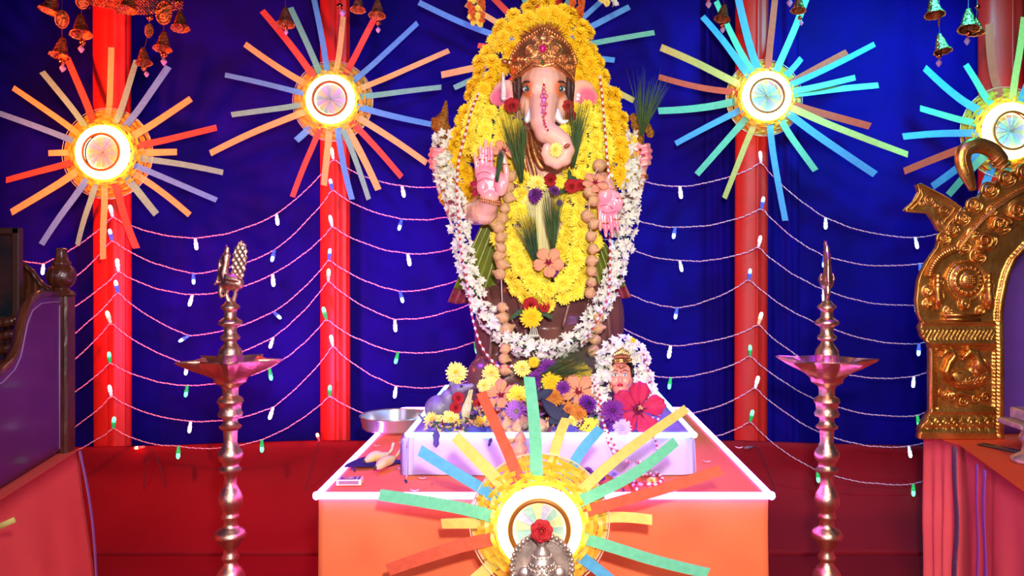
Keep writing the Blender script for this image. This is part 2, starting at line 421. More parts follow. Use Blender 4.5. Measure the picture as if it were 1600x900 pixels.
def star(c, Y, Rb, r1, r0, rd, tips, wst, label, dark=1):
    C0 = P(c[0], c[1], Y); k = Y/F
    t = thing('sunburst_light', label, 'wall light', C0+Vector((0, .05, 0)), 'cane sunburst lights')
    RB, R1, R0, RD = Rb*k, r1*k, r0*k, rd*k
    # woven bands: concentric ribbons going over and under the spokes
    nb = 6; ns = 26
    for b in range(nb):
        f = (b+.5)/nb; rr = R1*.98+(RB-R1)*f; wd = (RB-R1)/nb*.50
        yy = C0.y-.045*(1-f)*1.0+.01
        mb = MB(); n = ns*4; vs = []; fs = []
        for i in range(n):
            a = 2*PI*i/n; off = .0055*math.sin(a*ns/2+PI*b)*(1+.4*math.sin(i*1.7)); tw = .15*math.sin(a*5+b)
            r_ = rr*(1+.012*math.sin(a*7+b*2)+.008*math.sin(a*ns+b))
            for (dr, dy) in ((-wd, -.001), (wd, -.001+tw*.01), (wd, .001+tw*.01), (-wd, .001)):
                vs.append((C0.x+(r_+dr)*math.cos(a), yy+off+dy, C0.z+(r_+dr)*math.sin(a)))
        for i in range(n):
            j = (i+1) % n
            for q in range(4): fs.append((i*4+q, i*4+(q+1) % 4, j*4+(q+1) % 4, j*4+q))
        mb.add(vs, fs); autosmooth(obj('weave_band', mb, WEAVE, t), 50)
    # spokes of the basket
    mb = MB()
    for i in range(ns):
        a = 2*PI*(i+.5)/ns; d = Vector((math.cos(a), 0, math.sin(a))); pts = [C0+d*(R1*.9+(RB-R1*.9)*q)+Vector((0, -.035+.045*q, 0)) for q in (0, .33, .66, 1)]
        mb.tube(pts, .0026*Rb/70*1.3, 5, flat=.5)
    obj('basket_spokes', mb, WEAVE, t)
    for rr, yy, th in ((RB*1.0, .012, .004), (RB*1.03, .0, .002), (RB*.96, .02, .003)):
        mb = MB(); mb.tube([C0+Vector((rr*math.cos(2*PI*i/64), yy, rr*math.sin(2*PI*i/64))) for i in range(64)], th, 6, closed=True); obj('rim_hoop', mb, HOOP, t)
    rm = (R1+R0)/2; rt = (R1-R0)/2
    mb = MB(); mb.tube([C0+Vector((rm*math.cos(2*PI*i/64), -.05, rm*math.sin(2*PI*i/64))) for i in range(64)], rt, 14, closed=True); obj('ring_lamp', mb, RING, t)
    mb = MB(); mb.tube([C0+Vector((R0*.97*math.cos(2*PI*i/64), -.05-rt*.8, R0*.97*math.sin(2*PI*i/64))) for i in range(64)], max(.006, (R0-RD)*.5), 8, closed=True); obj('trim_ring', mb, BRN, t)
    for i in range(14):     # pleated paper centre
        mb = MB(); a = 2*PI*i/14+.1; b = a+2*PI/14*.985; m_ = (a+b)/2
        pt = lambda r, q, y: C0+Vector((r*math.cos(q), y, r*math.sin(q)))
        mb.slab(1, 3, lambda u, v: pt(RD*(.02+.98*v), a+(b-a)*u, -.045-.006*u), (0, .002, 0))
        obj('paper_petal', mb, DISCM[(i*7+int(c[0])) % 3], t, False)
    mb = MB(); rx = Matrix.Rotation(-PI/2, 3, 'X')
    mb.lathe([(RD, -.03), (RD, -.036), (RD*.3, -.04)], C0, 32, Matrix.Rotation(PI/2, 3, 'X').inverted()); 
    mb2 = MB(); mb2.lathe([(R0*1.0, .0), (R0*1.0, .005)], C0+Vector((0, -.03, 0)), 32, rx); obj('back_disc', mb2, DISCM[2], t)
    for (tx, ty, code) in tips:
        dx, dy = tx-c[0], ty-c[1]; ln = math.hypot(dx, dy); dx /= ln; dy /= ln
        s0 = r1*1.02
        d = Vector((dx, 0, -dy)); q = Vector((dy, 0, dx)); L0 = s0*k; L1 = ln*k
        # correct for the stick tip standing proud
        bend = R(-.006, .006)*ln/120; w2 = wst*k/2*R(.85, 1.12); ycut = R(-.004, .004); kk = R(-.15, .15)
        tw = R(-.3, .3)
        def fn(u, v):
            s = L0+(L1-L0)*v
            y = -.022+.02*min(1, v*3)+bend*math.sin(v*PI)*2-.015*max(0, v-.2)+(u-.5)*w2*2*tw*v
            sd = (u-.5)*2*w2*(1-.12*v)+bend*math.sin(v*PI)*1.0
            return C0+d*(s+(u-.5)*kk*w2*2*(v > .9))+q*sd+Vector((0, y, 0))
        mb = MB(); mb.slab(2, 10, fn, (0, .0025, 0)); obj('stick', mb, COLS[code], t, False, CN[code])
    return t
A = [(2,178,'B'),(23,138,'Y'),(68,113,'G'),(107,92,'R'),(176,75,'Y'),(215,95,'G'),(265,105,'B'),(300,155,'Y'),(340,200,'R'),(278,238,'Y'),(350,270,'G'),(340,313,'B'),(298,336,'Y'),(246,335,'G'),(215,388,'R'),(163,405,'Y'),(123,383,'G'),(67,382,'B'),(20,332,'Y'),(12,282,'R'),(78,240,'Y')]
star((168, 240), 4.52, 69, 42, 29, 25, A, 11, 'sunburst light lit warm red, lowest on the far left pillar')
B = [(353,118,'B'),(384,70,'Y'),(411,18,'R'),(455,13,'G'),(490,-8,'B'),(537,27,'Y'),(590,22,'R'),(653,37,'B'),(702,80,'Y'),(690,137,'G'),(675,195,'B'),(667,255,'Y'),(628,277,'R'),(592,297,'Y'),(577,312,'G'),(551,312,'B'),(507,290,'Y'),(458,308,'R'),(464,220,'B'),(330,240,'Y'),(363,180,'G')]
star((520, 158), 4.52, 61, 38, 27, 23, B, 10, 'sunburst light with orange and lavender sticks, left of the idol')
Cc = [(655,5,'B'),(728,8,'Y'),(770,-3,'R'),(747,72,'R'),(690,118,'Y'),(710,138,'G'),(810,-25,'G'),(860,-50,'B'),(905,-30,'G'),(948,-5,'B'),(983,12,'B'),(1022,52,'G'),(960,95,'B'),(990,158,'Y'),(720,200,'R'),(790,230,'Y'),(900,230,'R'),(960,210,'B')]
star((848, 82), 4.52, 60, 38, 27, 23, Cc, 10, 'sunburst light mostly hidden behind the head of the large idol')
Dd = [(1032,75,'Y'),(1029,121,'R'),(1028,174,'G'),(1055,225,'B'),(1088,273,'G'),(1131,310,'Y'),(1226,345,'B'),(1273,267,'G'),(1366,273,'B'),(1417,242,'Y'),(1358,198,'R'),(1371,134,'G'),(1335,122,'G'),(1365,70,'B'),(1322,82,'R'),(1251,92,'B'),(1262,-10,'G'),(1212,-22,'R'),(1150,-14,'B'),(1118,3,'G'),(1097,27,'B')]
star((1194, 153), 4.52, 58, 38, 27, 24, Dd, 11, 'sunburst light with cyan sticks, right of the idol')
E = [(1443,107,'B'),(1507,102,'G'),(1544,38,'R'),(1598,28,'Y'),(1436,170,'G'),(1409,214,'B'),(1411,268,'R'),(1455,292,'B'),(1480,305,'G'),(1522,330,'B'),(1575,340,'G'),(1640,60,'B'),(1690,120,'Y'),(1720,190,'R'),(1710,270,'G'),(1650,330,'B')]
star((1571, 207), 4.52, 69, 44, 30, 26, E, 12, 'sunburst light at the far right edge, above the golden arch')
Ff = [(827,588,'G'),(752,612,'R'),(712,680,'Y'),(657,702,'B'),(594,771,'G'),(691,816,'Y'),(607,888,'R'),(705,935,'Y'),(885,652,'Y'),(938,668,'B'),(1072,637,'Y'),(1055,688,'G'),(1125,732,'R'),(1018,810,'Y'),(1105,893,'G'),(1010,945,'B'),(760,980,'B'),(930,985,'Y'),(850,1000,'R')]
fs_ = star((843, 817), 2.34, 106, 65, 46, 38, Ff, 19, 'large sunburst light low in front of the orange table')
mb = MB(); c_ = P(843, 817, 2.34); mb.tube([(c_.x, 2.40, 0.02), (c_.x, 2.40, c_.z-.02)], .012, 10); mb.lathe([(.13, 0), (.13, .012), (.03, .02)], (c_.x, 2.40, 0), 24); mb.tube([(c_.x, 2.40, c_.z-.03), (c_.x, 2.335, c_.z-.03)], .01, 8)
obj('stand', mb, mat('black_metal', (25, 25, 28), .4, .8), fs_)

# ================================================ FAIRY LIGHT STRINGS
WIREW = mat('white_wire', (245, 232, 245), .5); WIREP = mat('pink_wire', (235, 110, 150), .5)
def bulbmesh(nm, c, e, es):
    body = mat('bulb_'+nm, c, .25, trans=.3, emit=e, es=.25); tip = mat('bulb_tip_'+nm, c, .3, emit=e, es=es)
    mb = MB()
    mb.lathe([(.002, 0), (.007, .002), (.0085, .012), (.0085, .026), (.0115, .028), (.0115, .034), (.009, .038)], n=10)
    mb.cur = 1; mb.lathe([(.0085, .038), (.0095, .045), (.009, .056), (.006, .063), (.001, .066)], n=10)
    return mesh_of('bulb_'+nm, mb, [body, tip])
BM = {'w': bulbmesh('white', (235, 235, 240), (.9, .95, 1), 6), 'b': bulbmesh('blue', (60, 90, 230), (.25, .45, 1), 6),
      'g': bulbmesh('green', (20, 190, 90), (.1, 1, .35), 5), 'o': bulbmesh('warm', (245, 225, 200), (1, .7, .4), 7)}
BN = {'w': 'white bulb', 'b': 'blue bulb', 'g': 'green bulb', 'o': 'warm white bulb'}
seq = 'wbwbogwg'; seq2 = 'wbwbwgwg'
p0 = [(-30, 380), (-30, 430), (-30, 470), (-30, 530), (-30, 580), (-30, 640), (-30, 690), (-30, 750)]
dm = [(68, 412), (66, 470), (70, 505), (60, 560), (62, 600), (66, 640), (60, 700), (66, 720)]
r1_ = [(176,325),(175,362),(185,410),(184,443),(173,491),(172,553),(174,605),(177,655)]
d1_ = [(305,372),(302,427),(301,460),(296,524),(293,568),(293,602),(298,658),(279,697)]
d2_ = [(432,334),(429,390),(426,428),(427,487),(427,527),(421,575),(427,636),(409,687)]
r2_ = [(521,235),(519,283),(519,340),(514,392),(513,425),(510,485),(520,527),(515,605)]
d3_ = [(628,290),(628,342),(637,396),(625,455),(617,499),(622,550),(619,603),(640,662)]
d4_ = [(740,280),(745,325),(745,375),(745,425),(745,470),(742,534),(748,590),(745,650)]
r3_ = [(850,230),(850,270),(850,330),(850,370),(850,410),(850,460),(850,510),(850,570)]
d5_ = [(955,262),(955,325),(955,375),(958,445),(955,500),(955,560),(955,620),(955,660)]
d6_ = [(1062,291),(1055,355),(1062,407),(1058,481),(1048,540),(1048,590),(1055,650),(1060,690)]
r4_ = [(1189,240),(1190,312),(1185,372),(1170,423),(1185,493),(1172,542),(1180,592),(1172,645)]
d7_ = [(1290,340),(1288,400),(1287,452),(1290,510),(1285,575),(1290,630),(1292,680),(1277,735)]
d8_ = [(1430,371),(1437,412),(1430,477),(1436,537),(1428,588),(1433,649),(1420,697),(1427,756)]
r5_ = [(1560,330),(1560,370),(1560,420),(1560,470),(1560,520),(1560,580),(1560,640),(1560,690)]
RN = ['topmost', 'second', 'third', 'fourth', 'fifth', 'sixth', 'seventh', 'lowest']
YW = 4.535
for i in range(8):
    nodes = []; bulbs = []
    for lst, kind in ((p0, 0), (dm, 1), (r1_, 2), (d1_, 1), (d2_, 1), (r2_, 2), (d3_, 1), (d4_, 1), (r3_, 2), (d5_, 1), (d6_, 1), (r4_, 2), (d7_, 1), (d8_, 1), (r5_, 0)):
        x, y = lst[i]; c = (seq if kind == 2 else seq2)[i]
        if kind == 2: bulbs.append((x, y+14, c, 1)); y = y+15
        elif kind == 1: bulbs.append((x, y, c, -1))
        nodes.append((x, y))
    t = thing('fairy_light_string', RN[i]+' of the eight pink and white twisted fairy light strings across the curtain', 'string lights', P(850, nodes[8][1], YW), 'fairy light strings on the curtain')
    # sagging path through the nodes
    path = []
    for a, b in zip(nodes, nodes[1:]):
        for k in range(8):
            f = k/8; sag = 4*f*(1-f)*(4+abs(b[0]-a[0])*.03)
            sag += R(-.7, .7) if 0 < k else 0
            path.append(P(a[0]+(b[0]-a[0])*f, a[1]+(b[1]-a[1])*f+sag, YW))
    path.append(P(*nodes[-1], YW)); tot = sum((path[j+1]-path[j]).length for j in range(len(path)-1))
    pts = spline([tuple(p) for p in path], int(tot/.0062))
    for ph, m_, nm in ((0, WIREW, 'wire'), (PI, WIREP, 'wire')):
        q = [p+Vector((0, math.cos(ph+j*1.05)*.0022, math.sin(ph+j*1.05)*.0022)) for j, p in enumerate(pts)]
        mb = MB(); mb.tube(q, .0019, 4); obj(nm, mb, m_, t, True, 'white strand' if ph == 0 else 'pink strand')
    for (x, y, c, s_) in bulbs:
        a = R(-.25, .25)
        if i == 3 and s_ < 0: a = -1.0 if x < 300 else .9 if x < 500 else R(-.3, .3)
        d = Vector((math.sin(a), -.25, s_*math.cos(a)))
        inst('bulb', BM[c], P(x, y, YW), aim(d), R(.95, 1.1), t, BN[c])
# red LED strings lying on the red skirt
DW = mat('dark_wire', (90, 40, 60), .6)
REDB = mat('bulb_red_lit', (255, 60, 30), .3, emit=(1, .06, .02), es=70)
REDO = mat('bulb_clear_body', (190, 150, 170), .2, trans=.5)
mb = MB(); mb.lathe([(.002, 0), (.006, .002), (.006, .02), (.008, .022), (.0075, .03)], n=8); mb.cur = 1; mb.lathe([(.0075, .03), (.007, .042), (.002, .047)], n=8)
RBM = mesh_of('bulb_red', mb, [REDO, REDB]); OBM = mesh_of('bulb_unlit', mb, [REDO, REDO])
def redstring(label, path, bulbs, Y=4.575):
    t = thing('red_light_string', label, 'string lights', P(path[0][0], path[0][1], Y), 'red light strings on the red skirt')
    mb = MB(); mb.tube(PS([(x, y, Y) for x, y in path], len(path)*10), .0022, 5); obj('wire', mb, DW, t)
    for (x, y, dx, dy, lit) in bulbs:
        inst('bulb', RBM if lit else OBM, P(x, y, Y), aim((dx, -.25, -dy)), 1.1, t, 'lit red bulb' if lit else 'unlit clear bulb')
redstring('dark wired red light string left of the left brass lamp', [(222,697),(230,700),(227,740),(220,800),(222,808),(205,850),(198,890),(185,930)], [(226,698,-1,.1,1),(222,808,.6,.9,1)])
redstring('dark wired red light string drooping behind the left brass lamp', [(232,698),(245,715),(258,760),(264,787),(275,790),(300,840),(312,875),(330,868),(380,868),(405,880)], [(262,787,-1,.8,1),(312,875,.3,1,1)])
redstring('dark wired red light string beside the left table edge', [(499,688),(490,720),(470,790),(462,795),(430,840),(412,868),(408,880)], [(499,690,-.2,-1,1),(465,794,1,.4,1),(410,878,.1,1,1)])
redstring('dark wired red light string between the table and the right brass lamp', [(1172,699),(1186,702),(1205,750),(1218,790),(1230,830),(1245,880),(1260,930)], [(1176,698,-1,.1,0),(1216,795,-1,.8,0)])
redstring('dark wired red light string beside the pink table at right', [(1385,900),(1400,880),(1425,855),(1445,850),(1442,865)], [(1436,866,.3,1,1)])
# ================================================ FLOWER MESHES (facing +Z, unit radius about 1)
def petal_ring(mb, n, r0, r1, wd, z0, z1, z2, ph=0, jit=.1, tip=.3):
    for k in range(n):
        a = 2*PI*k/n+ph+R(-jit, jit); L_ = r1*R(.88, 1.06); w_ = wd*R(.85, 1.15); zz = R(-.04, .04)
        ca, sa = math.cos(a), math.sin(a)
        def q(r, s, z): return (r*ca-s*sa, r*sa+s*ca, z)
        m_ = (r0+L_)*.55
        mb.add([q(r0, 0, z0), q(m_, -w_, z1+zz), q(m_, w_, z1+zz), q(m_*.98, 0, z1+zz-.05), q(L_, -w_*tip, z2+zz), q(L_, w_*tip, z2+zz)],
               [(0, 1, 3), (0, 3, 2), (1, 4, 3), (3, 4, 5), (3, 5, 2)])
def chrys(nm, c, c2, cc, seed):
    random.seed(seed); mb = MB()
    petal_ring(mb, 20, .15, 1.0, .14, .0, .10, .02); petal_ring(mb, 18, .12, .9, .13, .12, .28, .26, .1); petal_ring(mb, 15, .1, .70, .12, .2, .46, .50, .3)
    petal_ring(mb, 11, .05, .46, .10, .3, .58, .70, .2)
    mb.cur = 1; mb.ell((0, 0, .42), (.2, .2, .14), 8, 5)
    mb.cur = 2; mb.lathe([(.05, -.35), (.12, -.2), (.4, -.02), (.42, .06)], n=8)
    return mesh_of(nm, mb, [leafmat(nm+'_petal', c, c2, tl=.12), leafmat(nm+'_core', cc, tl=.1), leafmat('calyx', (70, 96, 40), (50, 76, 30))], False)
YG = [chrys('deep_yellow_bloom', (255, 216, 18), (252, 200, 10), (240, 176, 8), s) for s in (1, 2, 3)]
YP = [chrys('light_yellow_bloom', (255, 238, 84), (252, 226, 50), (248, 206, 30), s) for s in (4, 5, 6)]
YC = [chrys('cream_bloom', (255, 242, 140), (250, 228, 100), (230, 180, 30), s) for s in (7, 8)]
OR_ = [chrys('orange_bloom', (225, 150, 50), (190, 110, 30), (170, 90, 30), s) for s in (9, 10)]
PU = [chrys('purple_bloom', (130, 40, 150), (100, 22, 120), (60, 12, 80), 11), chrys('lavender_bloom', (190, 130, 205), (160, 90, 180), (110, 120, 70), 12)]
WB = [chrys('white_lilac_bloom', (215, 205, 240), (190, 175, 225), (180, 160, 210), 13)]
def tuberose(nm, seed, c=(240, 238, 224)):
    random.seed(seed); mb = MB()
    mb.lathe([(.04, -1.1), (.09, -.9), (.13, -.2), (.2, 0)], n=6)
    for k in range(6):
        a = 2*PI*k/6+R(-.15, .15); ca, sa = math.cos(a), math.sin(a); L_ = R(.75, 1.1); z2 = R(.15, .5)
        def q(r, s, z): return (r*ca-s*sa, r*sa+s*ca, z)
        mb.add([q(.1, -.08, 0), q(.1, .08, 0), q(L_*.55, -.28, .25), q(L_*.55, .28, .25), q(L_*.5, 0, .14), q(L_, 0, z2)], [(0, 2, 4), (0, 4, 1), (1, 4, 3), (2, 5, 4), (4, 5, 3)])
    mb.cur = 1; mb.lathe([(.02, -1.25), (.11, -1.1), (.1, -.75)], n=5)
    return mesh_of(nm, mb, [leafmat('tuberose_petal', c, (224, 226, 206), tl=.2), leafmat('tuberose_bud', (196, 206, 150), (220, 220, 170))], False)
TB = [tuberose('tuberose', s) for s in (21, 22, 23)]
def dumpling(nm, seed):
    random.seed(seed); mb = MB(); s = R(0, 9)
    n = 16; vs = []; fs = []; m_ = 12
    mb.ell((0, 0, 0), (1, .95, 1), 18, 12)
    for i, p in enumerate(mb.v):
        p = Vector(p); a = math.atan2(p.y, p.x); z = p.z
        k = 1+.09*math.sin(a*5+s+z*1.5)*(.5+z*.5 if z > -1 else 0)+.1*noise.noise(p*1.3+Vector((s, 0, 0)))
        if z > .3: k *= 1-(z-.3)*.55
        q = p*k; q.z = p.z*1.05+(.35 if z > .9 else 0); mb.v[i] = tuple(q)
    return mesh_of(nm, mb, mat('dumpling_skin', (214, 172, 122), .6, c2=(190, 140, 92), vscale=3, bump=.3, bscale=8))
DU = [dumpling('dumpling', s) for s in (31, 32, 33)]
def hibiscus(nm, c, c2, cen, seed, np_=5):
    random.seed(seed); mb = MB()
    for k in range(np_):
        a0_ = 2*PI*k/np_; sk = R(-.1, .1)
        def fn(u, v):
            wdt = (.08+.32*math.sin(min(1, v*1.02)**1.3*PI*.80))*(1+.05*math.sin(v*20+k))
            a = a0_+sk; s = (u-.5)*2*wdt; r = .08+.95*v-.10*(abs(u-.5)*2)**2*v**3+.03*math.sin(u*14+k)*v**3
            z = .35*v-.1*v*v*2+.07*math.sin(u*11+k)*v+.05*math.sin(v*9+k)*v-.10*(abs(u-.5)*2)**2*v+.05*(u-.5)*v+.04*k/np_
            return (r*math.cos(a)-s*math.sin(a), r*math.sin(a)+s*math.cos(a), z)
        mb.cur = 0; mb.slab(8, 7, fn, (0, 0, -.015))
    mb.cur = 1; mb.ell((0, 0, .06), (.2, .2, .08), 10, 6)
    for k in range(5): a = 2*PI*k/5; mb.tube([(0, 0, .1), (.34*math.cos(a), .34*math.sin(a), .24)], [.07, .01], 5)
    mb.cur = 2; mb.tube([(0, 0, .1), (.05, .02, .5), (.1, .04, .8)], [.035, .03, .03], 6)
    for k in range(14): mb.ell((.1+R(-.07, .07), .04+R(-.07, .07), .8+R(-.12, .1)), (.022,)*3, 5, 4)
    return mesh_of(nm, mb, [leafmat(nm+'_petal', c, c2, tl=.25), leafmat(nm+'_heart', cen, tl=.1), leafmat('stamen', (240, 200, 120), tl=.1)])
HP = hibiscus('peach_hibiscus', (240, 172, 128), (232, 152, 108), (150, 20, 50), 41)
HM = hibiscus('magenta_hibiscus', (215, 40, 95), (190, 24, 72), (110, 10, 50), 42)
def rose(nm, c, c2, seed):
    random.seed(seed); mb = MB()
    for L_, (n, r, h) in enumerate(((2, .14, .5), (3, .3, .52), (4, .5, .46), (5, .72, .36), (6, .95, .2))):
        for k in range(n):
            a0_ = 2*PI*k/n+L_*.7; sp = 2*PI/n*.68
            def fn(u, v):
                a = a0_+(u-.5)*2*sp; rr = r*(.35+.65*v)*(1+.07*math.sin(u*8+k)); lip = .10*r*v**3
                return ((rr+lip)*math.cos(a), (rr+lip)*math.sin(a), h*v+.04*math.sin(u*7+L_)-.1*(v**4)*r)
            mb.slab(7, 4, fn, (0, 0, -.02))
    return mesh_of(nm, mb, leafmat(nm+'_petal', c, c2, tl=.15))
RS = rose('red_rose', (190, 12, 24), (160, 6, 16), 51)
# ---------- generic strand helpers
def blades(mb, base, d, n, L_, spread, wd=.0012, curl=.3, seed=0):
    base = Vector(base); d = Vector(d).normalized(); u = d.orthogonal().normalized(); v = d.cross(u)
    for k in range(n):
        a = R(0, 2*PI); s = spread*math.sqrt(R(0, 1)); dd = (d+(u*math.cos(a)+v*math.sin(a))*s).normalized(); l = L_*R(.6, 1.05)
        off = (u*math.cos(a)+v*math.sin(a))*R(0, .006); cv = (u*math.cos(a)+v*math.sin(a))*curl*R(-.3, 1)
        pts = [base+off+dd*l*t+cv*l*t*t*.5 for t in (0, .35, .7, 1)]
        mb.tube(pts, [wd, wd*1.1, wd*.8, wd*.2], 3, flat=.5)
GR = leafmat('durva_grass', (96, 128, 66), (66, 100, 48), tl=.2); GRD = leafmat('dark_grass', (66, 104, 62), (48, 84, 48), tl=.1)
LF = leafmat('leaf_green', (60, 92, 50), (40, 70, 40), tl=.15); LFD = leafmat('leaf_dark', (38, 48, 66), (28, 36, 54), tl=.1); LFV = leafmat('leaf_violet_lit', (84, 70, 150), (60, 50, 120), tl=.1)  # last one: leaves with the violet lamplight put into their colour
def leafmesh(nm, m_, lobes=0):
    mb = MB()
    def fn(u, v):
        w_ = math.sin(v**.8*PI)*.34*(1+(.3*math.sin(v*lobes*PI) if lobes else 0))+.01
        s = (u-.5)*2
        return (s*w_, v*2-1, .12*math.sin(v*PI)+.10*s*s-.05)
    mb.slab(4, 10, fn, (0, 0, -.02)); return mesh_of(nm, mb, m_)
LM = {'g': leafmesh('leaf', LF, 3), 'd': leafmesh('leaf', LFD), 'v': leafmesh('leaf', LFV, 4)}

# ================================================ THE LARGE IDOL
IR = P(850, 639, 3.3)
IDOL = thing('elephant_headed_idol', 'large pink elephant headed idol seated on the white pedestal, gold crown, four raised arms', 'statue', (0, 3.3, .897))
org = Vector(IDOL.location)
def e(mb, px, py, Y, rx, rz, ry, rot=None, n=16, m=12): mb.ell(P(px, py, Y), (U(rx, Y), ry, U(rz, Y)), n, m, rot)
def tb(mb, lst, n=12):
    """lst of (px,py,Y,rpx)"""
    pts = [P(a, b, c) for a, b, c, _ in lst]; mb.tube(pts, [U(r, y) for _, _, y, r in lst], n)
    for p, (_, _, y, r) in zip(pts, lst): mb.ell(p, (U(r, y),)*3, n, 8)
mb = MB()
# torso, belly, shoulders
e(mb, 850, 360, 3.34, 70, 92, .15); e(mb, 850, 285, 3.34, 62, 52, .11); e(mb, 850, 250, 3.33, 50, 35, .09)
e(mb, 800, 275, 3.36, 24, 26, .07); e(mb, 900, 275, 3.36, 24, 26, .07)
# head
e(mb, 850, 132, 3.26, 42, 50, .12); e(mb, 850, 105, 3.25, 38, 30, .11); e(mb, 829, 165, 3.20, 18, 26, .06); e(mb, 871, 165, 3.20, 18, 26, .06)
e(mb, 850, 140, 3.19, 34, 40, .10); e(mb, 850, 155, 3.17, 26, 34, .08); e(mb, 850, 215, 3.33, 32, 40, .09)
tb(mb, [(850,158,3.14,23),(849,172,3.11,21.5),(848,192,3.07,19.5),(853,206,3.06,18.5),(866,213,3.05,17),(879,222,3.04,15),(885,235,3.03,13.5),(881,248,3.02,12.5),(870,254,3.01,11),(858,250,3.0,9.5),(853,240,2.99,8.5),(855,231,2.985,8)], 14)
# ears
for s, cx in ((-1, 786), (1, 914)):
    ry = Matrix.Rotation(s*.35, 3, 'Z'); e(mb, cx-s*4, 146, 3.235, 24, 22, .012, ry); e(mb, cx+s*4, 152, 3.235, 20, 15, .011, ry); e(mb, cx-s*4, 160, 3.235, 12, 14, .011, ry)
# upper arms and forearms (front pair)
tb(mb, [(797,275,3.34,22),(765,310,3.30,20),(742,333,3.20,19),(757,330,3.12,22),(763,318,3.08,17),(765,308,3.05,15)])
tb(mb, [(903,275,3.34,22),(930,290,3.26,18),(940,285,3.16,17),(946,290,3.10,14),(948,298,3.07,13)])
# rear arms
tb(mb, [(797,262,3.38,18),(745,300,3.42,16),(712,330,3.40,16),(700,310,3.38,14),(692,290,3.36,11),(688,276,3.35,9)])
tb(mb, [(903,262,3.38,18),(945,300,3.42,16),(978,330,3.40,15),(988,310,3.38,13),(996,288,3.36,11),(1001,272,3.35,9.5)])
# open left palm
ry = Matrix.Rotation(.1, 3, 'Y')
e(mb, 764, 284, 3.045, 20, 26, .022); e(mb, 757, 272, 3.045, 15, 16, .018); e(mb, 783, 288, 3.035, 11, 19, .020); e(mb, 754, 292, 3.035, 10, 14, .018)
for (bx, by, tx, ty, r) in ((746,268,741,237,3.6),(753,264,750,226,3.9),(760,262,759,217,4.1),(768,262,768,220,3.9)):
    tb(mb, [(bx,by+6,3.045,r*1.1),((bx*2+tx)/3,(by*2+ty)/3,3.043,r),((bx+tx*2)/3,(by+ty*2)/3,3.040,r*.95),(tx,ty+3,3.030,r*.78)], 8)
tb(mb, [(788,292,3.035,7),(792,275,3.025,5.5),(790,258,3.02,5.2),(786,246,3.02,5),(784,238,3.025,4)], 8)
# lowered right palm
e(mb, 950, 318, 3.05, 18, 24, .022); e(mb, 946, 306, 3.04, 14, 14, .022); e(mb, 960, 318, 3.04, 9, 16, .018)
for (bx, by, tx, ty, r) in ((937,334,938,362,3.5),(945,336,947,372,3.8),(954,336,957,373,3.8),(962,334,966,366,3.6)):
    tb(mb, [(bx,by-6,3.045,r*1.1),((bx*2+tx)/3,(by*2+ty)/3,3.043,r),((bx+tx*2)/3,(by+ty*2)/3,3.040,r*.95),(tx,ty-3,3.032,r*.78)], 8)
tb(mb, [(958,302,3.04,6),(966,306,3.03,5),(970,316,3.03,4.6),(969,326,3.035,3.8)], 8)
# rear hands closed  round their emblems
for sx, cx, cy in ((-1, 685, 252), (1, 1003, 246)):
    e(mb, cx, cy+6, 3.35, 11, 20, .022)
    e(mb, cx-sx*4, cy-2, 3.34, 9, 14, .022)
    for k, (fx, fy) in enumerate(((10, -18), (13, -9), (13, 1), (11, 10))):
        tb(mb, [(cx+sx*fx*.5,cy+fy,3.345,4.2),(cx+sx*fx,cy+fy-1,3.32,4.2),(cx+sx*fx*.6,cy+fy,3.30,4),(cx-sx*1,cy+fy+2,3.30,3.5)], 8)
    tb(mb, [(cx-sx*9,cy+4,3.33,4.8),(cx-sx*10,cy-10,3.31,4.3),(cx-sx*5,cy-20,3.30,3.8)], 8)
def L(px, py, Y): return tuple(P(px, py, Y)-org)
PK = (242, 142, 158)
SK = mat('idol_skin', (240, 184, 158), .28, coat=.5, sub=0, spots=[
    (L(822,139,3.13), .05, (232, 120, 70)), (L(878,139,3.13), .05, (232, 120, 70)), (L(782,154,3.22), .062, (238, 110, 140)), (L(918,154,3.22), .062, (238, 110, 140)),
    (L(764,280,3.04), .10, PK), (L(764,250,3.04), .06, (240, 130, 150)), (L(950,322,3.04), .085, PK), (L(953,355,3.04), .05, (240, 120, 140)),
    (L(686,245,3.33), .075, (240, 130, 140)), (L(1003,240,3.33), .075, (240, 130, 140)), (L(850,200,3.05), .05, (236, 168, 160)), (L(838,140,3.1), .028, (242, 196, 176))])
blob('body', mb, SK, IDOL, .0036, 9)
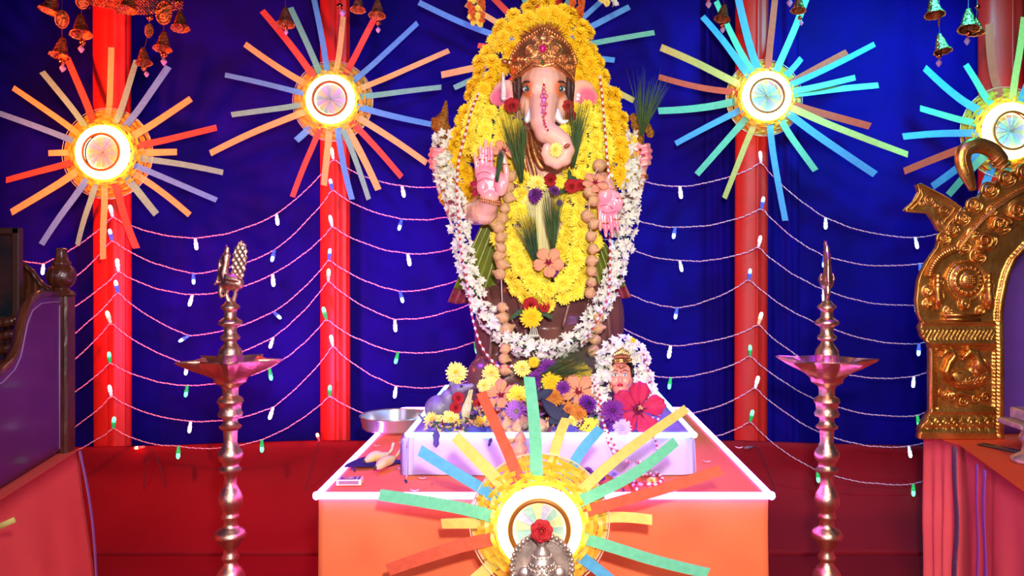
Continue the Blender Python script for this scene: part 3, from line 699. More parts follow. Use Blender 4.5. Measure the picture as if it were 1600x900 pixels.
# eyes, brows, tusks, markings, hair
EW = mat('eye_white', (230, 235, 238), .15, coat=1); EI = mat('eye_iris', (64, 84, 88), .1, coat=1); BK = mat('black_paint', (22, 14, 14), .4); REDP = mat('red_paint', (196, 20, 60), .4)
for s, ex in ((-1, 823), (1, 877)):
    yy = 3.125
    mb = MB(); e(mb, ex, 139, yy+.004, 6.8, 4.4, .010); eye = obj('eye', mb, EW, IDOL)
    mb = MB(); e(mb, ex+s*-0.5, 139, yy-.005, 4.2, 4.3, .004); obj('iris', mb, EI, eye)
    mb = MB(); e(mb, ex+s*-0.5, 139, yy-.0075, 2, 2.1, .003); obj('pupil', mb, BK, eye)
    mb = MB(); e(mb, ex-1.5, 138, yy-.0105, .9, .9, .0015); obj('glint', mb, EW, eye)
    mb = MB(); mb.tube([P(ex+s*a, 139-4.6*math.cos(a/7.5*PI/2)*1.15+(0.4 if a*s > 0 else 0), yy-.003) for a in (-7.5,-4,-1,2,5,7.5)], .0016, 6); obj('eyelid_line', mb, BK, IDOL)
    mb = MB(); mb.tube(PS([(ex-s*7,130,yy-.004),(ex-s*2,127,yy-.010),(ex+s*5,129,yy-.004),(ex+s*8,132,yy+.004)], 8), [.001,.0025,.0035,.0035,.003,.0025,.002,.0008], 6); obj('eyebrow', mb, BK, IDOL)
IV = mat('ivory', (238, 232, 226), .3, coat=.4)
mb = MB(); mb.tube(PS([(832,172,3.14,),(827,182,3.12),(822,190,3.10)], 8), [.017,.017,.0165,.016,.015,.014,.012,.008], 12); obj('tusk', mb, IV, IDOL, True, 'short broken tusk')
mb = MB(); mb.tube(PS([(868,172,3.14),(873,185,3.11),(880,191,3.09),(888,188,3.08)], 10), [.017,.0175,.017,.0165,.015,.013,.011,.009,.006,.003], 12); obj('tusk', mb, IV, IDOL, True, 'curved full tusk')
mb = MB()
for (x, y, r) in ((850,132,1.2),(850,137,1.8),(850,143,2.4),(847,150,2.2),(853,150,2.2),(850,156,2.6),(847,163,2),(853,163,2),(850,169,2.3),(848,175,1.8),(852,177,1.6),(849,182,1.6),(850,188,1.4),(851,193,1.3),(853,198,1.1),(856,203,1)):
    Y = 3.15-(y-130)*.00145-.060*1.0+(.007 if y > 185 else 0)
    mb.tube([P(x+r*1.3*math.cos(2*PI*k/8), y+r*1.3*math.sin(2*PI*k/8), Y) for k in range(8)], .0016, 5, closed=True); mb.ell(P(x, y, Y), (.002, .003, .002), 6, 4)
obj('trunk_ornament', mb, REDP, IDOL, True, 'red painted rosettes down the trunk')
mb = MB(); mb.box(P(845, 114, 3.128), (.0018, .004, .016)); mb.box(P(851.5, 114, 3.128), (.0018, .004, .016)); obj('forehead_mark', mb, EW, IDOL)
mb = MB(); mb.tube([P(848.5, 107, 3.126), P(848.5, 120, 3.122)], .002, 6); mb.ell(P(848.5, 123, 3.118), (.009, .003, .007), 10, 6); obj('forehead_drop', mb, mat('rust_paint', (150, 60, 16), .4), IDOL)
mb = MB(); e(mb, 868, 0, 3.0, .01, .01, .0001)
mb = MB(); e(mb, 887, 227, 2.985, 4, 3, .004); e(mb, 884, 229, 2.985, 3, 3, .004); obj('petal_mark', mb, MATS['rust_paint'], IDOL)
mb = MB(); e(mb, 858.5, 228.5, 2.985, 2, 2, .003); e(mb, 863.5, 229.5, 2.985, 1.8, 1.8, .003); obj('nostril_mark', mb, REDP, IDOL)
HR = mat('dark_hair', (58, 26, 20), .5, bump=.5, bscale=80)
for s, x in ((-1, 811), (1, 888)):
    mb = MB()
    e(mb, x, 138, 3.235, 9, 34, .05)
    for k in range(5): tb(mb, [(x+s*(k-2)*3,108,3.22,3.5),(x+s*(k-2)*3.4,135,3.2,3.6),(x+s*(k-2)*2.5,165+k,3.22,2.5)], 6)
    obj('hair', mb, HR, IDOL)
# ----- crown: ellipsoid shell with scroll relief
GOLD = mat('idol_gold', (238, 172, 112), .34, .85, c2=(170, 100, 56), vscale=30, bump=.25, bscale=120)
low = [(800,130),(803,122),(810,118),(819,111),(832,102),(848,105),(865,101),(879,110),(888,118),(893,122),(897,130)]
top = [(796,100),(799,88),(808,72),(820,60),(835,51),(849,43),(863,51),(878,60),(890,72),(898,88),(901,100)]
def interp(l, t):
    f = t*(len(l)-1); i = min(len(l)-2, int(f)); f -= i
    return (l[i][0]+(l[i+1][0]-l[i][0])*f, l[i][1]+(l[i+1][1]-l[i][1])*f)
scr = [(849,75,11,1),(829,78,10,1),(869,78,10,-1),(815,92,9,-1),(883,92,9,1),(838,62,8,-1),(860,62,8,1),(826,95,7,1),(872,95,7,-1),(849,54,7,1),(806,105,7,1),(892,105,7,-1),(849,92,6,1)]
def scroll(x, y, lst):
    h = 0
    for (cx, cy, r, s) in lst:
        d = math.hypot(x-cx, y-cy)
        if d < r*1.15: h = max(h, (.6+.5*math.cos(2*PI*d/(r*.5)-s*math.atan2(y-cy, x-cx)))*(1-(d/(r*1.15))**3))
    return h
mb = MB()
def crown(u, v):
    a = interp(low, u); b = interp(top, u); x = a[0]+(b[0]-a[0])*v; y = a[1]+(b[1]-a[1])*v
    nx = (x-849)/56; ny = max(0, (100-y))/62
    dep = .135*math.sqrt(max(0.02, 1-min(.97, nx*nx)-min(.9, ny*ny)*.75))
    rim = .010 if v < .09 or .16 < v < .2 else 0
    return P(x, y, 3.262-dep-.012*scroll(x, y, scr)*(v > .2)-rim)
mb.slab(110, 44, crown, (0, .10, 0)); cr = obj('crown', mb, GOLD, IDOL)
mb = MB()
for k in range(36):
    u = (k+.5)/36; p = Vector(crown(u, .125)); mb.ell(p+Vector((0, -.003, 0)), (.0038,)*3, 8, 6)
    p = Vector(crown(u, .97)); mb.ell(p+Vector((0, -.002, .003)), (.006, .006, .008), 8, 6)
obj('crown_beads', mb, GOLD, cr, kind='stuff')
mb = MB(); p = P(848, 76, 3.118); mb.ell(p, (.012, .008, .015), 14, 10); obj('ruby', mb, mat('ruby', (200, 10, 110), .05, coat=1), cr)
mb = MB(); p = P(848, 97, 3.112)
mb.ell(p, (.006, .006, .006), 10, 8); obj('emerald', mb, mat('emerald', (10, 110, 60), .05, coat=1), cr)
mb = MB()
for (x, y, n_, r) in ((848, 76, 14, .018), (848, 97, 10, .009)):
    for k in range(n_):
        a = 2*PI*k/n_; mb.ell(P(x, y, 3.120 if n_ > 10 else 3.115)+Vector((r*math.cos(a), 0, r*1.15*math.sin(a))), (.003,)*3, 6, 5)
obj('gem_setting', mb, GOLD, cr)
# plume behind the crown
random.seed(61); mb = MB()
for k in range(170):
    a = R(.15, PI-.15); r = R(18, 34); b = P(850, 66, 3.22+R(-.03, .03)); q = P(850+r*1.25*math.cos(a), 66-r*math.sin(a)*1.0, 3.2+R(-.04, .04)); mb.tube([b, b.lerp(q, .6)+Vector((R(-.004, .004), 0, 0)), q], [.003, .0025, .0006], 4)
obj('crown_plume', mb, mat('rust_bristle', (150, 70, 34), .7), IDOL)
# white tassel and gold clasp beside the crown
mb = MB(); tb(mb, [(786,114,3.16,1.2),(786,122,3.16,2.4),(787,135,3.16,4),(787,153,3.16,4.6)], 12)
for k in range(10):
    yy = 118+k*3.6; mb.tube([P(786.8+(2+.28*k if k < 8 else 4.9)*math.cos(2*PI*q/10), yy, 3.16)+Vector((0, .011*math.sin(2*PI*q/10), 0)) for q in range(10)], .0012, 4, closed=True)
obj('tassel', mb, mat('white_bead', (232, 220, 222), .3), IDOL)
mb = MB(); e(mb, 789, 96, 3.17, 6, 4, .01); e(mb, 796, 98, 3.17, 5, 5, .012); obj('clasp', mb, GOLD, IDOL)
# bangles and rings
def bangle(cx, cy, Y, rx, tilt, n_=2, m_=GOLD, rr=.0035):
    for j in range(n_):
        mb = MB(); c0 = P(cx, cy+j*4.0, Y); 
        for k in range(30):
            a = 2*PI*k/30; x = U(rx, Y)*math.cos(a); mb.ell(c0+Vector((x, U(rx, Y)*math.sin(a)*.9, math.sin(tilt)*x+.010*math.sin(a))), (rr*1.3, rr, rr*1.2), 6, 5)
        obj('bangle', mb, m_, IDOL)
mb = MB(); PL = mat('palm_red', (206, 60, 84), .4)
for l in ([(745,273,3.018),(756,268,3.016),(768,272,3.014)],[(747,284,3.018),(758,278,3.016),(770,282,3.012)],[(776,270,3.012),(772,284,3.010),(775,300,3.010)],[(745,256,3.034),(748,255,3.032)],[(752,250,3.032),(756,249,3.030)],[(759,243,3.030),(763,243,3.028)],[(745,247,3.032),(748,246,3.03)],[(752,240,3.03),(756,239,3.03)],[(759,232,3.028),(763,232,3.028)]): mb.tube(PS(l, 6), .0011, 4)
for l in ([(940,330,3.02),(950,333,3.018),(962,330,3.018)],[(938,322,3.02),(948,320,3.016),(958,326,3.014)]): mb.tube(PS(l, 6), .0011, 4)
obj('palm_lines', mb, PL, IDOL, kind='stuff')
bangle(765, 310, 3.055, 17.5, -.25, 2); bangle(689, 278, 3.355, 11, -.3, 1); bangle(1000, 270, 3.355, 11.5, -.4, 2); bangle(949, 296, 3.075, 15, .1, 1)
bangle(689, 283, 3.355, 11.5, -.3, 1, mat('violet_bangle', (110, 60, 160), .3), .004)
for (x, y, Y, r) in ((753,250,3.042,5.4),(768,252,3.042,5.4),(791,257,3.02,6.2),(946,349,3.043,5.2),(964,343,3.043,5.2),(969,310,3.03,6)):
    mb = MB(); mb.tube([P(x, y, Y)+Vector((U(r, Y)*math.cos(2*PI*k/16), U(r, Y)*math.sin(2*PI*k/16), 0)) for k in range(16)], .0024, 6, closed=True); obj('finger_ring', mb, GOLD, IDOL)
# necklaces
for (pth, n_, r) in (([(822,205,3.22),(826,235,3.19),(833,260,3.185),(838,278,3.185)], 30, .0045), ([(829,205,3.21),(834,235,3.18),(842,255,3.175),(848,262,3.175)], 26, .005), ([(817,215,3.22),(820,250,3.19),(826,275,3.185),(830,285,3.185)], 28, .0045), ([(836,225,3.19),(844,240,3.17),(856,250,3.16)], 12, .007),([(872,262,3.18),(880,250,3.18),(886,238,3.19)], 10, .006),([(890,262,3.18),(886,250,3.18),(890,238,3.19)], 10, .006)):
    mb = MB()
    r *= 1.9
    for k, p in enumerate(PS(pth, n_)): mb.ell(p, (r, r*.8, r), 8, 6); 
    mb.tube(PS(pth, 24), r*.5, 6); obj('necklace', mb, GOLD, IDOL)
# brown lower garment
BRW = mat('brown_garment', (124, 78, 70), .3, c2=(104, 62, 58), vscale=6, coat=.3)
mb = MB()
e(mb, 850, 470, 3.36, 86, 70, .20); e(mb, 775, 520, 3.30, 34, 78, .13); e(mb, 940, 500, 3.32, 36, 70, .13); e(mb, 850, 560, 3.33, 108, 70, .20)
e(mb, 790, 590, 3.22, 48, 40, .10); e(mb, 905, 585, 3.22, 56, 40, .10); e(mb, 850, 620, 3.28, 120, 28, .22); e(mb, 755, 590, 3.24, 26, 34, .09)
for (a) in ([(800,440,3.18,4),(815,480,3.13,5),(822,520,3.13,5),(815,560,3.12,4)], [(762,450,3.22,4),(770,500,3.17,5),(765,560,3.16,5)], [(900,440,3.18,4),(890,470,3.14,5),(880,510,3.13,4)], [(925,450,3.22,4),(950,490,3.19,5),(955,545,3.19,4)], [(930,470,3.2,3),(925,520,3.17,4),(930,560,3.16,4)], [(780,470,3.18,3),(800,500,3.15,4),(825,545,3.12,3)]): tb(mb, a, 8)
blob('brown_garment', mb, BRW, IDOL, .007, 7)
# green shawl hanging either side, magenta border
GS = mat('green_silk', (112, 122, 30), .28, coat=.3, sheen=.3); MG = mat('magenta_border', (126, 20, 70), .35, c2=(150, 70, 60), vscale=60)
def shawl(tl, tr, bl, br, Y, k0):
    def fn(u, v, o=0):
        x = (tl[0]+(tr[0]-tl[0])*u)*(1-v)+(bl[0]+(br[0]-bl[0])*u)*v; y = (tl[1]+(tr[1]-tl[1])*u)*(1-v)+(bl[1]+(br[1]-bl[1])*u)*v
        return P(x, y+2*math.sin(u*9)*v, Y-.014*math.sin(u*17+k0+v*2)*(.3+.7*v)-o)
    mb = MB(); mb.slab(40, 24, fn, (0, .006, 0)); s = obj('shawl', mb, GS, IDOL)
    mb = MB(); mb.slab(40, 5, lambda u, v: fn(u, .86+.15*v, .003), (0, .012, 0)); obj('shawl_border', mb, MG, s)
shawl((764, 322), (800, 330), (700, 470), (768, 478), 3.26, 0)
shawl((905, 350), (930, 345), (930, 470), (986, 462), 3.26, 2)
# pale pleated sash down the chest
mb = MB(); mb.slab(30, 10, lambda u, v: P(812+46*u+v*4, 290+120*v, 3.165+.004*math.sin(u*60)-.02*math.sin(v*PI)), (0, .006, 0)); obj('pleated_sash', mb, mat('cream_pleats', (226, 214, 150), .7), IDOL)
# golden emblems in the rear hands
mb = MB(); GO2 = mat('glitter_gold', (190, 130, 50), .4, .8, bump=1, bscale=150, c2=(150, 96, 30), vscale=90)
tb(mb, [(690,226,3.33,6),(690,215,3.33,9),(690,200,3.33,12),(691,186,3.33,10),(695,175,3.33,6),(696,166,3.33,4),(697,158,3.33,2)], 12); e(mb, 680, 196, 3.33, 7, 9, .02); e(mb, 678, 187, 3.33, 5, 4, .012); e(mb, 700, 203, 3.33, 5, 9, .015)
blob('golden_conch', mb, GO2, IDOL, .004, 2)
mb = MB(); tb(mb, [(1001,235,3.33,5),(1001,215,3.33,6),(1002,185,3.33,4)], 10)
for (x, y) in ((992,196),(990,184),(1012,200),(1016,208),(994,208),(1008,190)): e(mb, x, y, 3.33, 7, 8, .010)
blob('golden_emblem', mb, GO2, IDOL, .004, 2)
mb = MB(); e(mb, 691, 174, 3.315, 5, 2, .006); obj('green_glow_dot', mb, mat('lime_dot', (120, 230, 40), .5), IDOL) if False else None
random.seed(62); mb = MB(); blades(mb, P(1002, 212, 3.31), (.16, -.05, 1), 90, .26, .34, .0012, .35); g = obj('grass_bunch', mb, GR, base=P(1002, 215, 3.31)); tag(g, 'tall spray of green grass held upright in the raised right hand', 'grass bunch')
# ================================================ GARLANDS
def garland(name, label, cat, path, n, rows, half, meshes, size, piece, bulge=.02, out=.55, cx=850, thread=True, jit=.25, seed=0, spread=.35, group=None):
    """flowers strung along path [(px,py,Y)] in rows across the width (px)"""
    random.seed(seed)
    t = thing(name, label, cat, P(*path[0]), group)
    pts = PS(path, n)
    if thread:
        mb = MB(); mb.tube([p+Vector((0, .012, 0)) for p in pts], .006, 6); obj('thread', mb, LF, t)
    for i, p in enumerate(pts):
        tg = (pts[min(i+1, n-1)]-pts[max(i-1, 0)]).normalized(); side = tg.cross(Vector((0, 1, 0))).normalized()
        Y = p.y
        for r in range(rows):
            f = 0 if rows == 1 else (r/(rows-1)-.5)*2
            hf = U(half, Y)
            q = p+side*(f*hf+R(-jit, jit)*U(size, Y)*.6)+tg*R(-jit, jit)*U(size, Y)+tg*((r % 2)*.5-.25)*U(size, Y)
            q.y += bulge*(f*f)-.5*bulge+R(-.014, .008)
            d = Vector((0, -1, 0))+side*f*out+Vector((R(-spread, spread), 0, R(-spread, spread)))+Vector((0, 0, .1))
            inst(piece, random.choice(meshes), q, aim(d, R(0, 6.28)), U(size, Y)*R(.88, 1.12), t)
    return t
garland('marigold_garland', 'tall deep yellow flower garland arching over the crown of the idol', 'garland',
        [(713,300,3.30),(712,268,3.30),(722,232,3.30),(735,200,3.30),(748,160,3.30),(765,115,3.30),(778,85,3.30),(790,62,3.29),(808,42,3.28),(830,27,3.27),(850,24,3.27),(872,28,3.27),(893,44,3.28),(906,68,3.29),(918,100,3.30),(930,130,3.30),(945,165,3.30),(958,200,3.30),(968,240,3.30),(972,282,3.30)],
        42, 3, 16, YG, 14.5, 'marigold', .03, .8, seed=101, jit=.55, spread=.6)
garland('inner_left_garland', 'thick lemon yellow flower bunch on the left shoulder of the idol', 'garland',
        [(780,176,3.24),(772,190,3.22),(768,205,3.20),(768,225,3.20),(762,245,3.2)], 8, 4, 34, YP, 14, 'chrysanthemum', .03, .4, seed=102, jit=.45, spread=.6)
garland('inner_right_garland', 'thick lemon yellow flower bunch on the right shoulder of the idol', 'garland',
        [(905,165,3.26),(915,190,3.22),(920,220,3.20),(922,250,3.20),(915,280,3.18)], 9, 4, 26, YP, 14, 'chrysanthemum', .03, .4, seed=103, jit=.45, spread=.6)
garland('looped_chrysanthemum_garland', 'thick yellow garland hanging in a U over the belly of the idol', 'garland',
        [(796,282,3.17),(794,320,3.15),(802,360,3.12),(810,400,3.10),(826,435,3.08),(852,452,3.07),(880,440,3.08),(898,405,3.10),(906,360,3.12),(902,320,3.15),(896,285,3.17)],
        30, 3, 21, YP, 15.5, 'chrysanthemum', .035, .6, seed=104, jit=.4, spread=.6)
# blossoms at the throat
def bloom(name, me, px, py, Y, r, label, cat='flower', d=(0, -1, .2), group=None, spin=None):
    o = inst(name, me, P(px, py, Y), aim(d, R(0, 6) if spin is None else spin), U(r, Y)); tag(o, label, cat, group); return o
random.seed(105)
bloom('cream_chrysanthemum', YC[0], 840, 288, 3.11, 17, 'pale yellow flower at the throat of the idol, left of the red rose petals')
bloom('yellow_chrysanthemum', YP[0], 874, 284, 3.11, 12, 'small yellow flower at the throat, right of the red rose petals')
bloom('red_rose', RS, 860, 281, 3.10, 10, 'red rose tucked at the throat of the idol under the trunk', 'rose')
bloom('red_rose', RS, 893, 291, 3.09, 11, 'red rose beside the dumplings on the right of the chest', 'rose')
bloom('red_rose', RS, 906, 289, 3.085, 9, 'smaller red rose just above the lowered right palm', 'rose')
bloom('peach_hibiscus', HP, 930, 286, 3.03, 21, 'peach hibiscus resting above the lowered right palm', d=(.1, -1, .7))
bloom('peach_hibiscus', HP, 787, 236, 3.09, 19, 'peach hibiscus behind the fingers of the raised left palm', d=(.2, -1, .5))
bloom('peach_hibiscus', HP, 857, 410, 3.01, 24, 'peach hibiscus on the lower belly of the idol over the yellow garland')
bloom('purple_chrysanthemum', PU[0], 838, 305, 3.09, 15, 'dark purple flower at the left of the chest grass', d=(-.6, -.6, .2))
bloom('purple_chrysanthemum', PU[0], 866, 299, 3.085, 10, 'dark purple flower at the top of the chest grass', d=(.3, -.6, .6))
bloom('purple_chrysanthemum', PU[0], 874, 317, 3.075, 6, 'tiny purple blossom right of the chest grass')
bloom('purple_chrysanthemum', PU[0], 862, 424, 3.02, 12, 'purple petals under the peach hibiscus on the belly', d=(0, -.6, -.7))
bloom('yellow_chrysanthemum', YC[1], 868, 235, 2.985, 13, 'pale yellow flower held in the curl of the trunk', d=(-.4, -1, .2))
bloom('red_rose', RS, 800, 165, 3.15, 12, 'red rose below the left ear of the idol', 'rose'); bloom('red_rose', RS, 888, 165, 3.15, 9, 'red rose above the full tusk, under the right ear', 'rose'); bloom('red_rose', RS, 892, 180, 3.12, 9, 'red rose beside the tip of the full tusk', 'rose', d=(.6, -1, 0))
bloom('yellow_chrysanthemum', YP[1], 884, 205, 3.10, 13, 'yellow flower between the trunk and the right grass bunch')
bloom('red_hibiscus', HM, 748, 292, 3.10, 16, 'dark red hibiscus behind the wrist of the raised left palm', d=(-.5, -.8, 0))
for k, (x, y, r_) in enumerate(((890,275,12),(878,300,12),(900,282,10),(810,470,0),(815,232,0))):
    if r_: 
        o = inst('leaf', LM['g'], P(x, y, 3.12), aim((.2, -1, .5), k*1.9), U(r_, 3.1)); tag(o, ['broad green leaf right of the throat flowers', 'green leaf under the red roses on the chest', 'small green leaf between the two red roses'][k], 'leaf')
# pendant of the garland
pt = thing('garland_pendant', 'rose, leaf and yellow flower pendant with white buds at the foot of the belly garland', 'garland', P(832, 470, 3.06))
inst('rose', RS, P(829, 477, 3.05), aim((0, -1, .2)), U(12, 3.05), pt); inst('rose', RS, P(851, 480, 3.055), aim((0, -1, .2), 1), U(8, 3.05), pt)
inst('chrysanthemum', YG[0], P(830, 496, 3.04), aim((0, -1, 0)), U(18, 3.05), pt)
for k in range(5): inst('leaf', LM['g'], P(830+(k-2)*12, 488+abs(k-2)*2, 3.06), aim((0, -1, .2), 2.2+k*.5), U(13, 3.05), pt)
for k in range(5): inst('tuberose', TB[0], P(828+k*3, 522, 3.04), aim((.1*(k-2), -.25, -1)), (U(5, 3), U(5, 3), U(14, 3)), pt)
# white tuberose garland
garland('tuberose_garland', 'long white tuberose garland hanging in a wide loop around the idol', 'garland',
        [(690,212,3.30),(693,235,3.31),(700,290,3.20),(716,330,3.16),(722,390,3.13),(737,440,3.10),(752,480,3.07),(778,515,3.04),(810,540,3.02),(845,549,3.01),(880,540,3.02),(912,520,3.04),(938,480,3.08),(958,435,3.12),(972,390,3.15),(984,330,3.20),(987,280,3.26),(984,235,3.31),(978,212,3.31)],
        74, 4, 11, TB, 9.4, 'tuberose', .025, 1.1, seed=106, jit=.5, spread=.8)
# red and white bead strings
BW = mesh_of('white_bead', MB().ell((0, 0, 0), (.62, .62, 1), 8, 6), mat('pearl_white', (236, 214, 214), .4)); BR_ = mesh_of('red_bead', MB().lathe([(.5, -.6), (.62, 0), (.5, .6)], n=8), mat('red_thread', (190, 24, 36), .6))
def beads(label, path, n, size=4.2, group='red and white bead strings', loc=None):
    t = thing('bead_string', label, 'bead string', P(*path[0]), group)
    pts = PS(path, n); mb = MB(); mb.tube(pts, .0012, 4); obj('thread', mb, WIREW, t)
    for i in range(n-1):
        a = (pts[i]+pts[i+1])/2; d = pts[i+1]-pts[i]
        if i % 2 == 0: inst('white_bead', BW, a, aim(d), (U(size, a.y)*.9, U(size, a.y)*.9, d.length*.52), t)
        else: inst('red_bead', BR_, a, aim(d), (U(size, a.y)*.78, U(size, a.y)*.78, d.length*.48), t)
beads('red and white bead string hanging down the left side of the idol', [(748,145,3.22),(736,175,3.17),(727,210,3.15),(717,250,3.13),(714,300,3.10),(717,350,3.07),(722,400,3.05),(731,450,3.03),(739,500,3.01),(752,540,3.0),(770,565,3.0),(785,575,3.0),(802,571,3.0)], 88)
beads('red and white bead string hanging down the right side of the idol', [(937,118,3.22),(941,150,3.19),(945,200,3.15),(949,250,3.11),(952,285,3.08),(953,320,3.13),(953,370,3.11),(953,430,3.05),(948,470,3.02),(930,505,3.0),(915,530,3.0),(908,543,3.0)], 80)
# dumpling garland
def dumps(label, lst, thread, r=9.5, nm='dumpling_garland'):
    t = thing(nm, label, 'food garland', P(lst[0][0], lst[0][1], lst[0][2]), 'dumpling garlands')
    mb = MB(); mb.tube(PS(thread, 40), .0012, 5); obj('thread', mb, WIREW, t)
    for (x, y, Y, *q) in lst:
        inst('dumpling', random.choice(DU), P(x, y, Y), aim((R(-1, 1), R(-.6, .2), R(-.5, .5)), R(0, 6)), U(r*R(.9, 1.1)*(q[0] if q else 1), Y), t)
random.seed(107)
dumps('string of tan dumplings down the left of the belly, with a bare gap of thread', [(798,275,3.11),(796,293,3.11),(795,309,3.10),(789,326,3.08),(785,341,3.08),(779,355,3.07),(783,371,3.07),(783,387,3.06),(780,400,3.06,.95),(785,413,3.06),(781,428,3.06),(785,480,3.04,.9),(786,496,3.04,1.05),(792,514,3.03,1.05),(789,545,3.02,.9),(788,560,3.02,.9),(789,578,3.01)], [(798,275,3.11),(780,400,3.06),(783,430,3.06),(785,480,3.04),(789,560,3.02),(789,578,3.01)])
dumps('string of tan dumplings down the right of the belly beside the lowered palm', [(937,258,3.10,1.15),(921,300,3.02),(927,314,3.02),(918,337,3.03),(928,350,3.02),(924,369,3.02),(927,389,3.03),(925,407,3.03),(925,424,3.03),(924,441,3.03),(922,457,3.04,.9),(935,497,3.05),(934,512,3.05,1.1),(930,531,3.04),(928,549,3.03,1.1)], [(937,258,3.10),(921,300,3.02),(925,400,3.03),(924,450,3.03),(935,497,3.05),(928,549,3.03)])
# grass bunches on the idol
def grass(label, base, d, n, L_, sp, m_=GR, seed=0, curl=.25, wd=.0011, tie=True):
    random.seed(seed); mb = MB(); b = P(*base); blades(mb, b, d, n, L_, sp, wd, curl); 
    o = obj('grass_bunch', mb, m_, base=b); tag(o, label, 'grass bunch', 'bunches of green durva grass'); return o
grass('loose green grass bunch left of the trunk, tips fanned upwards', (815,285,3.10), (-.12, -.15, 1), 110, .30, .20, GR, 1)
grass('green grass bunch right of the trunk beneath the right ear', (895,262,3.10), (.10, -.1, 1), 90, .27, .14, GR, 2)
grass('green grass bunch upright in the middle of the chest', (864,392,3.04), (-.04, -.12, 1), 90, .23, .20, GR, 3)
grass('dark green grass bunch leaning left over the belly hibiscus', (842,420,3.03), (-.30, -.12, 1), 90, .23, .20, GRD, 4)
grass('short clipped grass bundle held in the raised left palm', (776,284,3.01), (.18, -.05, 1), 130, .12, .07, GRD, 5, .05)
grass('long tangled grass bunch lying across the lap of the idol', (838,592,2.98), (1, -.1, .42), 130, .30, .2, GR, 6, .5)

# ================================================ OFFERINGS ON THE PEDESTAL
random.seed(108)
# grey mouse
M_ = thing('mouse_figure', 'small grey mouse figure at the left front of the pedestal, facing the idol', 'statue', P(690, 655, 2.98)*1.0)
M_.location = (P(690, 655, 2.98).x, 3.0, .897)
mb = MB()
e(mb, 686, 638, 2.97, 23, 21, .05); e(mb, 700, 623, 2.96, 13, 15, .035); e(mb, 714, 610, 2.94, 11, 9, .026); tb(mb, [(716,609,2.93,9),(727,605,2.925,6.5),(738,602,2.92,3.6)]); e(mb, 706, 600, 2.95, 5, 6, .008); e(mb, 712, 599, 2.975, 4, 5, .008)
tb(mb, [(705,635,2.95,5),(712,640,2.94,4),(720,640,2.93,4)]); e(mb, 680, 655, 2.96, 16, 7, .03); tb(mb, [(668,650,3.0,4),(660,655,3.02,3),(655,648,3.05,2)])
blob('body', mb, mat('mouse_grey', (136, 128, 150), .45, var=.2, vscale=40), M_, .005, 4)
mb = MB(); e(mb, 721, 603.5, 2.905, 2.2, 1.8, .005); obj('eye', mb, BK, M_)
bl = [ # kind list: mesh, px, py, Y, r, label, dir
 (YC[0],713,583,2.96,16,'pale yellow flower balanced on the head of the grey mouse',(0,-1,.3)),
 (YC[1],768,584,3.03,14,'pale yellow flower behind the red stick, upper left of the heap',(0,-1,.4)),
 (YC[0],757,603,2.97,11,'pale yellow flower right of the nose of the mouse',(-.2,-1,.3)),
 (YC[1],767,602,2.99,12,'pale yellow flower just left of the peach hibiscus on the heap',(.1,-1,.3)),
 (YC[0],816,576,3.0,13,'cream flower just under the bead loop',(0,-1,.5)),
 (YG[0],834,566,2.99,8,'small deep yellow blossom beside the lying grass',(0,-1,.4)),
 (YP[0],809,618,2.93,16,'yellow flower above the lavender daisy',(0,-1,.6)),
 (YP[1],751,661,2.89,12,'yellow flower head at the left of the fallen violet lit leaves',(0,-1,.6)),
 (YC[1],677,657,2.93,15,'pale yellow flower leftmost on the pedestal front',(-.3,-1,.5)),
 (YC[0],705,657,2.90,16,'pale yellow flower just right of the leftmost flower on the pedestal',(.1,-1,.5)),
 (YG[1],862,596,2.97,16,'deep yellow flower at the centre of the heap',(0,-1,.4)),
 (YP[2],908,584,3.0,17,'greenish yellow flower under the lying grass at the right',(.1,-1,.6)),
 (YP[0],921,667,2.88,15,'yellow flower at the pedestal front left of the bead strings',(0,-1,.4)),
 (OR_[0],886,577,3.01,16,'wilted orange flower behind the deep yellow central flower',(0,-1,.4)),
 (OR_[1],866,620,2.95,15,'wilted brown orange flower left of the right peach hibiscus',(0,-1,.3)),
 (OR_[0],870,607,2.97,12,'wilted orange flower directly below the deep yellow central flower',(0,-1,.3)),
 (OR_[1],888,640,2.91,13,'wilted orange flower below the right peach hibiscus',(-.2,-1,.4)),
 (OR_[0],905,646,2.90,13,'wilted orange flower nearest the bead strings',(.2,-1,.4)),
 (YC[0],893,658,2.895,10,'faded yellow flower between the dark leaf and the bead strings',(0,-1,.5)),
 (PU[1],807,642,2.90,17,'lavender daisy with a green centre beside the mint stick',(0,-1,.1)),
 (PU[0],857,577,3.0,16,'purple flower under the lying grass, centre of the heap',(0,-1,.5)),
 (PU[0],838,592,2.985,13,'purple flower left of the deep yellow central flower',(0,-1,.5)),
 (PU[0],880,607,2.95,12,'purple flower touching the left of the right peach hibiscus',(0,-1,.2)),
 (PU[0],918,632,2.90,15,'purple flower spread on its side below the right peach hibiscus',(.5,-.5,.6)),
 (PU[0],957,641,2.80,17,'deep purple daisy in front of the small goddess face',(0,-1,.1)),
 (WB[0],972,668,2.81,14,'white lilac flower in front of the magenta hibiscus',(0,-1,.4)),
 (PU[0],948,665,2.86,11,'small violet flower under the deep purple daisy',(0,-1,.3)),
]
for (me, x, y, Y, r, lb, d) in bl: bloom('flower', me, x, y, Y, r*1.15, lb, 'flower', d, 'loose offering flowers')
bloom('peach_hibiscus', HP, 783, 617, 2.965, 24, 'peach hibiscus upper of the two left of the heap', d=(0,-1,.3), spin=.4); bloom('peach_hibiscus', HP, 776, 643, 2.93, 23, 'peach hibiscus lower of the two left of the heap', d=(.1,-1,.2), spin=1)
bloom('peach_hibiscus', HP, 904, 611, 2.95, 27, 'large peach hibiscus on the right of the heap', d=(0,-1,.15), spin=.9)
